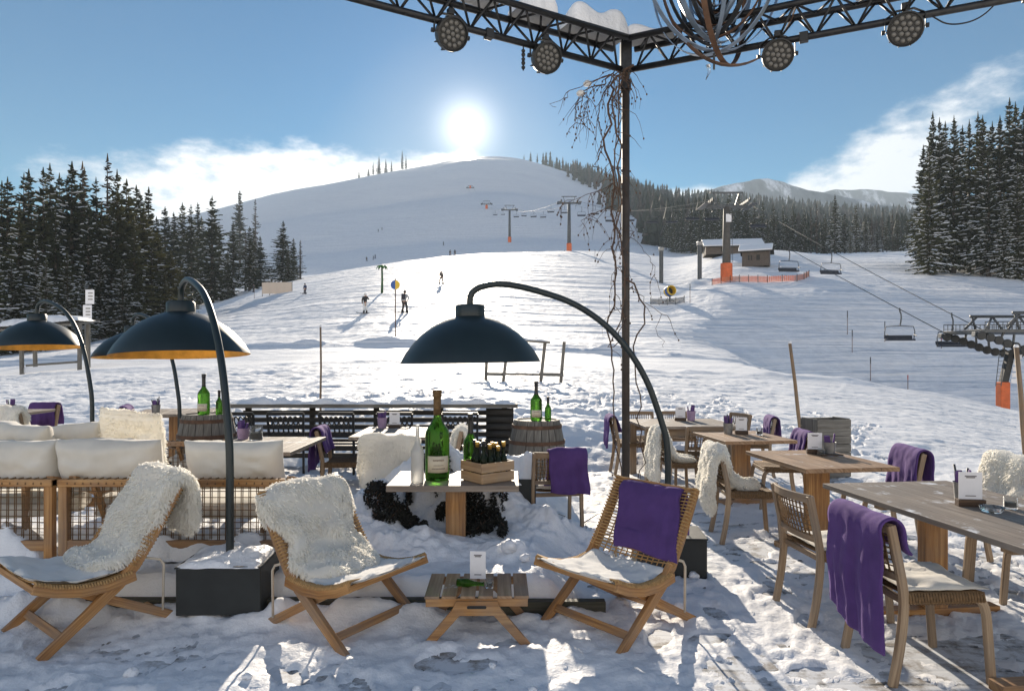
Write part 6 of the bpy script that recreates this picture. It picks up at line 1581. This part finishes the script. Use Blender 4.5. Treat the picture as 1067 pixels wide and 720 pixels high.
# ------------------------------------------------------------------ skiers
def skin_mesh(name, verts, edges, radii, mat, parent, root=0, sub=2):
    me = bpy.data.meshes.new(name); me.from_pydata(verts, edges, []); me.materials.append(mat)
    o = bpy.data.objects.new(name, me); COL.objects.link(o)
    sk = o.modifiers.new('skin', 'SKIN'); sk.use_smooth_shade = True
    for v, r_ in zip(me.skin_vertices[0].data, radii): v.radius = r_ if isinstance(r_, tuple) else (r_, r_)
    me.skin_vertices[0].data[root].use_root = True
    s = o.modifiers.new('sub', 'SUBSURF'); s.levels = sub; s.render_levels = sub
    o.parent = parent; KIDS.setdefault(parent.name, []).append(o)
    return o
FAB = {}
def fab(c):
    if c not in FAB: FAB[c] = simple('ski_wear', c, .8, var=.12, scale=6)
    return FAB[c]
SKINM = simple('face_skin', (.50, .30, .21), .6, var=.05)
def skier(label, px, Y, H, rz, jacket, trousers, helmet, arms, spread=.16, crouch=0.0, gear='skis', gcol=(.03, .03, .04), group=None, pack=None, detail=True):
    x = PX(px, Y); z = gz(x, Y) + .03
    t = thing('person', label, 'person', (x, Y, z), R(rz), group); s = H / 1.75
    c = crouch
    hip = Vector((0, -.10 * c, .93 - .12 * c)); kneeL = Vector((-spread * .8, .10 + .1 * c, .50 - .04 * c)); kneeR = Vector((spread * .8, .06 + .1 * c, .50 - .04 * c)); ftL = Vector((-spread, 0, .09)); ftR = Vector((spread, 0, .09))
    chest = Vector((0, .06 * c + .02, 1.30 - .12 * c)); neck = Vector((0, .09 * c + .02, 1.47 - .13 * c)); head = Vector((0, .12 * c + .04, 1.62 - .13 * c)); crown = Vector((0, .12 * c + .03, 1.70 - .13 * c))
    A = {}
    for sd, k in ((-1, 'L'), (1, 'R')):
        sh_ = chest + Vector((sd * .19, 0, .11)); A[k + 's'] = sh_
        mode = arms[k]
        if mode == 'down': el, hd = sh_ + Vector((sd * .07, -.02, -.28)), sh_ + Vector((sd * .08, .10, -.54))
        elif mode == 'hip': el, hd = sh_ + Vector((sd * .24, -.08, -.24)), sh_ + Vector((sd * .05, .02, -.44))
        elif mode == 'face': el, hd = sh_ + Vector((sd * .10, .12, -.20)), sh_ + Vector((-sd * .07, .26, .04))
        else: el, hd = sh_ + Vector((sd * .14, .10, -.22)), sh_ + Vector((sd * .20, .34, -.28))
        A[k + 'e'], A[k + 'h'] = el, hd
    V = [hip, chest, neck, head, crown, A['Ls'], A['Le'], A['Lh'], A['Rs'], A['Re'], A['Rh'], kneeL, ftL, kneeR, ftR, ftL + Vector((0, .17, -.03)), ftR + Vector((0, .17, -.03)), A['Lh'] + (A['Lh'] - A['Le']).normalized() * .12, A['Rh'] + (A['Rh'] - A['Re']).normalized() * .12, head + Vector((0, .07, -.03))]
    E = [(0, 1), (1, 2), (2, 3), (3, 4), (1, 5), (5, 6), (6, 7), (1, 8), (8, 9), (9, 10), (0, 11), (11, 12), (0, 13), (13, 14), (12, 15), (14, 16), (7, 17), (10, 18), (3, 19)]
    rad = [.125, .13, .055, .095, .075, .06, .045, .035, .06, .045, .035, .065, .045, .065, .045, .04, .04, .03, .03, .05]
    if not detail: V, E, rad = V[:19], [e for e in E if 19 not in e], rad[:19]
    q = lambda P: [tuple(p * s) for p in P]
    skin_mesh('body', q(V), E, [r_ * s for r_ in rad], SKINM, t)
    skin_mesh('jacket', q([hip + Vector((0, 0, -.04)), chest, chest + Vector((0, 0, .15)), A['Ls'], A['Le'], A['Lh'], A['Rs'], A['Re'], A['Rh']]), [(0, 1), (1, 2), (1, 3), (3, 4), (4, 5), (1, 6), (6, 7), (7, 8)], [(.165 * s, .15 * s), (.175 * s, .155 * s), .09 * s, .085 * s, .07 * s, .055 * s, .085 * s, .07 * s, .055 * s], fab(jacket), t)
    skin_mesh('trousers', q([hip + Vector((0, 0, .02)), hip + Vector((-.09, 0, -.08)), kneeL, ftL + Vector((0, 0, .05)), hip + Vector((.09, 0, -.08)), kneeR, ftR + Vector((0, 0, .05))]), [(0, 1), (1, 2), (2, 3), (0, 4), (4, 5), (5, 6)], [.15 * s, .12 * s, .095 * s, .085 * s, .12 * s, .095 * s, .085 * s], fab(trousers), t)
    g = MB(); hp = head * s + Vector((0, 0, .03 * s)); g.lathe([(.0, .145 * s), (.06 * s, .135 * s), (.105 * s, .09 * s), (.125 * s, .02 * s), (.122 * s, -.05 * s), (.11 * s, -.06 * s)], 14, tuple(hp)); g.build('helmet', fab(helmet), t, smooth=True)
    for f in (ftL, ftR): g = MB(); g.box(tuple((f + Vector((0, .05, .02))) * s), (.12 * s, .31 * s, .2 * s)); g.build('boot', fab((.02, .02, .022)), t, bevel=.03 * s)
    if pack: g = MB(); g.box(tuple((chest + Vector((0, -.21, -.02))) * s), (.30 * s, .17 * s, .44 * s)); g.build('backpack', fab(pack), t, bevel=.05 * s)
    M4 = Matrix.Rotation(R(rz), 4, 'Z')
    if gear:
        gt = thing('snowboard' if gear == 'board' else 'skis', ('snowboard' if gear == 'board' else 'pair of skis') + ' under the feet of the ' + label.split(' standing')[0].split(' gliding')[0].split(' and white trousers')[0].split(' with dark backpack')[0], 'snowboard' if gear == 'board' else 'skis', (x, Y, z), R(rz), (group + ': their skis') if group else None)
        sl = (gz(x + .6 * math.sin(-R(rz)) * 0, Y + .8) - gz(x, Y - .8)) / 1.6
        if gear == 'board':
            g = MB(); g.sweep([(-.78, 0, .06), (-.62, 0, .0), (.62, 0, .0), (.78, 0, .06)], .27, .025, side=(0, 1, 0)); g.build('deck', fab(gcol), gt)
        else:
            for f in (ftL, ftR): g = MB(); g.sweep([(f.x * s, -.72, .02), (f.x * s, .72, .0), (f.x * s, .88, .07)], .10, .025, side=(1, 0, 0)); g.build('ski', fab(gcol), gt)
        gt.rotation_euler = (R(0), 0, R(rz))
    return t
ad = {'L': 'down', 'R': 'down'}
skier('person in a black and white jacket and white trousers standing on a snowboard', 380.5, 58, 1.68, 200, (.03, .03, .032), (.70, .70, .68), (.65, .65, .63), {'L': 'face', 'R': 'down'}, .12, .1, 'board', (.05, .05, .06))
skier('person in a pale jacket with dark backpack and dark trousers standing on skis', 421.5, 57, 1.85, -20, (.45, .46, .47), (.035, .034, .036), (.04, .04, .045), {'L': 'down', 'R': 'hip'}, .20, .1, 'skis', (.03, .03, .035), pack=(.03, .03, .04))
skier('person in dark clothes gliding on skis, legs apart', 460, 84, 1.62, 30, (.10, .085, .075), (.035, .035, .04), (.12, .1, .09), ad, .24, .4, 'skis', (.06, .04, .03), detail=False)
skier('person in blue clothes standing near the beige screen panel', 318, 92, 1.45, 160, (.03, .05, .11), (.02, .025, .05), (.02, .02, .03), ad, .16, .2, 'skis', (.03, .03, .04), detail=False)
for px, Y in ((382, 262), (389, 264), (391, 266), (394, 400), (398, 405), (469, 196), (474, 197), (264, 136), (462, 300), (588, 240), (681, 230)):
    skier('tiny distant skier in dark clothes on the shaded upper slope', px, Y, 1.75, rnd.uniform(0, 360), (.03, .035, .05), (.02, .02, .025), (.03, .03, .03), ad, .2, .3, None, group='tiny distant skiers on the upper slope', detail=False)
# ------------------------------------------------------------------ overhead truss, its post and what hangs from it
K = Vector((1.05, 6.3, 4.243)); dL = Vector((-.868, -.496, 0)); dR = Vector((.903, -.431, 0))
tr = thing('overhead_truss', 'dark angled lattice truss overhead carrying round spotlights', 'truss', tuple(K))
def truss_arm(d, L, first):
    n = Vector((-d.y, d.x, 0)); ch = [Vector((0, 0, 0)), n * .125 + Vector((0, 0, .235)), n * -.125 + Vector((0, 0, .235))]
    for c in ch:
        g = MB(); g.tube([c + d * .05, c + d * L], .028, 10); g.build('chord', M['truss'], tr, smooth=True)
    m = int(L / .30); g = MB()
    for k in range(m):
        a, b = .1 + k * .30, .1 + (k + .5) * .30
        for (p, q) in ((0, 1), (0, 2), (1, 2)):
            g.tube([ch[p] + d * a, ch[q] + d * b], .011, 5); g.tube([ch[q] + d * b, ch[p] + d * (a + .30)], .011, 5)
    g.build('lattice', M['truss'], tr, smooth=True)
    for k in (1, 2): g = MB(); g.box(tuple(ch[0] + d * (L * .42 * k) + Vector((0, 0, .0))), (.07, .07, .075), math.atan2(d.y, d.x)); g.build('coupler', M['black'], tr, bevel=.006)
truss_arm(dL, 3.4, True); truss_arm(dR, 3.6, False)
g = MB(); g.box((0, 0, .118), (.10, .10, .30)); g.build('corner_block', M['truss'], tr, bevel=.01)
pt_ = thing('truss_post', 'slim brown steel post holding up the truss corner', 'post', (K.x, K.y, 0))
g = MB(); g.tube([(0, 0, 0), (0, 0, 4.20)], .036, 12); g.build('tube', M['post_steel'], pt_, smooth=True)
g = MB(); g.lathe([(0, 0), (.13, 0), (.13, .015), (.045, .02), (.045, .12), (0, .12)], 16); g.build('base_plate', M['post_steel'], pt_, smooth=True, auto=30)
g = MB(); g.lathe([(0, 4.06), (.05, 4.06), (.05, 4.14), (0, 4.14)], 14); g.build('collar', M['truss'], pt_, smooth=True, auto=30)
# round spotlights with many lenses
M['lens'] = simple('grey_lens', (.14, .135, .125), .3, var=.1, scale=30)
def make_spot():
    t = thing('spotlight', 'x', 'spotlight')
    g = MB(); g.lathe([(0, .10), (.075, .10), (.10, .075), (.122, .03), (.128, -.02), (.128, -.062), (.116, -.066), (.112, -.050), (0, -.050)], 28); b = g.build('housing', M['black'], t, smooth=True, auto=40); b.rotation_euler = (R(-68), 0, 0)
    g = MB()
    for (n, r0) in ((1, 0), (6, .042), (12, .084)):
        for k in range(n):
            a = 2 * PI * k / n + .2
            g.lathe([(0, -.062), (.010, -.061), (.0175, -.056), (.0185, -.049)], 10, (r0 * math.cos(a), r0 * math.sin(a), 0))
    g.build('lenses', M['lens'], b, smooth=True)
    for k in range(10):
        a = 2 * PI * k / 10; g = MB(); g.box((math.cos(a) * .118, math.sin(a) * .118, .02), (.03, .008, .07), a); g.build('fin', M['black'], b)
    for s in (-1, 1):
        g = MB(); g.lathe([(0, -.012), (.018, -.012), (.018, .012), (0, .012)], 10); k_ = g.build('knob', M['black'], t); k_.location = (s * .150, 0, 0); k_.rotation_euler = (0, R(90), 0)
    g = MB(); g.sweep([(-.138, 0, 0), (-.138, 0, .10), (-.06, 0, .15), (.06, 0, .15), (.138, 0, .10), (.138, 0, 0)], .028, .006, side=(0, 1, 0)); g.build('yoke', M['black'], t)
    g = MB(); g.box((0, 0, .175), (.05, .05, .05)); g.build('clamp', M['black'], t, bevel=.004)
    return t
SPT = Proto(make_spot()); GS = 'round lens spotlights on the truss'
for d, L, dz, rz, lb in ((dL, 1.77, -.09, 28, 'round spotlight furthest left on the truss, above the sun'), (dL, .88, -.085, 20, 'round spotlight on the left truss arm near the post'), (dR, 1.30, -.115, -14, 'round spotlight on the right truss arm beside the steel rings'), (dR, 2.23, -.09, -26, 'round spotlight furthest right on the truss')):
    SPT.at(tuple(K + d * L + Vector((0, -.02, dz))), R(rz), lb, GS)
g = MB(); c = K + dL * 1.10 + Vector((0, 0, -.03))
for k in range(5): g.lathe([(.014 * (1 if k % 2 else .6), -.02 - .035 * k), (.018, -.03 - .035 * k), (.012, -.048 - .035 * k)], 8, (0, 0, 0))
g.tube([(0, 0, .02), (0, 0, -.2)], .006, 5); soft(g, 'hanging_chain', M['black'], 'short chain with a hook hanging from the left truss arm', 'chain', tuple(c))
g = MB(); P0 = K + dR * 2.42 + Vector((0, 0, -.02)); g.tube(smooth_path([(0, 0, 0), (.1, -.05, -.10), (.28, -.12, -.09), (.40, -.18, .04)], 3), .006, 5); soft(g, 'power_cable', M['black'], 'loop of black cable beside the furthest right spotlight', 'cable', tuple(P0))
# snow lying on the truss
for d, L, w, ln, h, lb, sd in ((dL, .36, .26, .62, .17, 'thick pillow of snow on the truss next to the post corner', 21), (dR, .22, .24, .44, .10, 'flat pillow of snow on the right truss arm next to the corner', 22), (dL, 1.0, .24, .38, .15, 'round pillow of snow on the left truss arm', 23), (dL, 1.5, .2, .3, .05, 'thin smear of snow on the left truss arm', 24), (dR, 2.15, .2, .5, .05, 'thin smear of snow on the right truss arm', 25)):
    o = snow_cap('truss_snow', lb, tuple(K + d * L + Vector((0, 0, .258))), math.atan2(d.y, d.x), ln, w, h, sd, n=36, mm=18, fq=2.6, oc=2, am=1.1)
# nested steel rings
RC = Vector((PX(744, 5.75), 5.75, 0))
rg = thing('ring_chandelier', 'cluster of nested blue and rusty steel rings hanging above the truss', 'chandelier', (RC.x, RC.y, 4.05))
def ring(a, b, zb, phi, mat, w=.05, dx=0, th=.006, teardrop=.0):
    n = 56; g = MB(); vs = []; cp, sp_ = math.cos(R(phi)), math.sin(R(phi))
    for i in range(n):
        q = 2 * PI * i / n
        for rr in (1, 1 - th / a):
            for s in (-1, 1):
                u = a * rr * math.sin(q) * (1 - teardrop * math.cos(q)); zz = zb + b - b * rr * math.cos(q)
                vs.append(Vector((dx + u * cp - s * w / 2 * sp_, u * sp_ + s * w / 2 * cp, zz)))
    fs = []
    for i in range(n):
        j = (i + 1) % n
        for (p, q) in ((0, 1), (1, 3), (3, 2), (2, 0)): fs.append((4 * i + p, 4 * j + p, 4 * j + q, 4 * i + q))
    g.add(vs, fs, [(0, 0)] * len(vs)); g.build('ring', M[mat], rg, smooth=True, auto=40)
for a in ((.64, .80, .12, 12, 'blue_steel'), (.56, .74, .10, -38, 'blue_steel'), (.60, .78, .03, 55, 'rust', .045, .08), (.62, .86, .0, 4, 'rust', .045, .14), (.44, .62, .20, 30, 'blue_steel'), (.40, .58, .24, -60, 'truss'), (.33, .50, .30, -10, 'blue_steel', .045), (.27, .42, .34, 50, 'truss', .045), (.22, .34, .40, 8, 'blue_steel', .04), (.17, .27, .45, -40, 'truss', .04), (.12, .2, .50, 25, 'blue_steel', .035)): ring(*a)
for k in range(9): ring(.50 - .035 * k, .66 - .05 * k, .16 + .035 * k, 20 + 67 * k, ('truss', 'blue_steel', 'rust')[k % 3], .034)
g = MB(); g.tube([(0, 0, -.03), (0, 0, 1.6)], .009, 6); g.build('centre_rod', M['steel'], rg)
for k in range(10):
    g = MB(); a = k * .63; g.lathe([(0, -.02), (.014, 0), (0, .02)], 8, (math.cos(a) * .05, math.sin(a) * .05, .18 + .045 * k)); g.build('crystal', M['clear_glass'], rg)
g = MB(); g.tube([(-.03, 0, .0), (-.02, 0, -.06), (-.05, .0, -.13)], [.018, .012, .002], 6); soft(g, 'icicle', M['clear_glass'], 'small icicle under the nested steel rings', 'icicle', (RC.x - .02, RC.y, 4.06))
# ------------------------------------------------------------------ bare vine along the post
vn = thing('bare_vine', 'leafless vine trailing down beside the brown steel post', 'vine', (K.x, K.y, 0))
vr = random.Random(21); stems = MB(); tw_ = MB(); buds = MB()
def vp(px, py, dy): return Vector((PX(px, 6.22 + dy) - K.x, dy - .08, PZ(py, 6.22 + dy)))
def wander(pts, k=.02):
    P = smooth_path(pts, 2); return [p + Vector((sfbm(i * .6, 3.3 * k, int(k * 999), 3) * k * 2.2, sfbm(i * .6, 9.0, int(k * 999) + 4, 3) * k * 2.2, 0)) for i, p in enumerate(P)]
main = [([(650, 72), (644, 95), (648, 125), (638, 160), (646, 200), (642, 240), (652, 285)], .008, -.05), ([(644, 74), (630, 92), (622, 120), (628, 150), (620, 175)], .006, .02), ([(636, 78), (618, 84), (608, 100), (612, 125)], .005, -.06), ([(642, 190), (622, 200), (600, 206), (588, 214)], .004, .05), ([(640, 215), (618, 222), (604, 236)], .0035, -.05), ([(656, 70), (640, 82), (632, 100), (633, 150), (640, 200), (641, 255), (638, 300), (635, 350), (640, 390), (637, 440), (646, 500)], .012, 0.0),
        ([(646, 74), (636, 120), (645, 170), (643, 215), (650, 270), (646, 330), (638, 372), (650, 330)], .009, -.10),
        ([(640, 72), (628, 88), (616, 92), (607, 98), (600, 112), (596, 140)], .007, .08),
        ([(634, 78), (612, 86), (590, 100), (575, 112)], .004, -.15),
        ([(652, 290), (662, 300), (668, 330), (662, 380), (668, 430), (674, 480), (668, 510)], .009, .05),
        ([(652, 298), (672, 305), (684, 330), (690, 362)], .0035, .1),
        ([(650, 240), (664, 252), (678, 270), (680, 290)], .003, .06),
        ([(643, 90), (648, 130), (640, 180), (647, 230), (641, 290)], .006, .12)]
for k, (pts, r0, dy) in enumerate(main):
    P = wander([vp(a, b, dy + .03 * math.sin(i * 1.7)) for i, (a, b) in enumerate(pts)], .020 + .003 * k)
    stems.tube(P, [r0 * (1 - .6 * i / len(P)) for i in range(len(P))], 6)
    for _ in range(int(len(P) * (.9 if k not in (8, 9, 10, 11) else .25))):
        p = P[vr.randrange(len(P) - 1)]
        if p.z < 2.0 and vr.random() < .75: continue
        L = vr.uniform(.06, .42); a = vr.uniform(0, 6.3); q = [p]
        d = Vector((math.cos(a), math.sin(a) * .6, vr.uniform(-.6, .5)))
        for j in range(5):
            d = (d + Vector((vr.uniform(-.5, .5), vr.uniform(-.4, .4), -.55))).normalized(); q.append(q[-1] + d * L / 5)
        tw_.tube(q, [.0035, .003, .0026, .002, .0016, .001], 4)
        for j in (2, 4, 5):
            if vr.random() < .6: buds.lathe([(0, -.012), (.008, -.004), (.007, .006), (0, .012)], 5, tuple(q[j]))
stems.build('stem', M['twig'], vn, smooth=True); tw_.build('twigs', M['twig'], vn, smooth=True)['kind'] = 'stuff'; buds.build('buds', M['twig'], vn, smooth=True)['kind'] = 'stuff'
for px, py in ((612, 88), (605, 98)):
    g = MB(); p = vp(px, py, .08); g.lathe([(0, -.02), (.035, -.012), (.04, .01), (.02, .03), (0, .034)], 10); o = soft(g, 'vine_snow', M['snow'], 'little clump of snow caught on a vine twig', 'snow', tuple(Vector((K.x, K.y, 0)) + p), 0, 'snow clumps on the vine')
bw = thing('brushwood', 'tangle of bare twigs on the snow beside the snow mound', 'twigs', (.72, 5.75, gz(.72, 5.75)))
g = MB(); r = random.Random(9)
for k in range(26):
    a = r.uniform(2.2, 4.4) if k % 3 else r.uniform(0, 6.3); q = [Vector((r.uniform(-.2, .15), r.uniform(-.12, .15), .03))]; d = Vector((math.cos(a), math.sin(a) * .5, r.uniform(.1, .7))); L = r.uniform(.2, .6)
    for j in range(6): d = (d + Vector((r.uniform(-.5, .5), r.uniform(-.4, .4), -.16))).normalized(); q.append(q[-1] + d * L / 6)
    for v in q: v.z = max(v.z, .02)
    g.tube(q, [.006, .005, .0045, .004, .003, .002, .0015], 4)
g.build('twigs', M['twig'], bw, smooth=True)['kind'] = 'stuff'
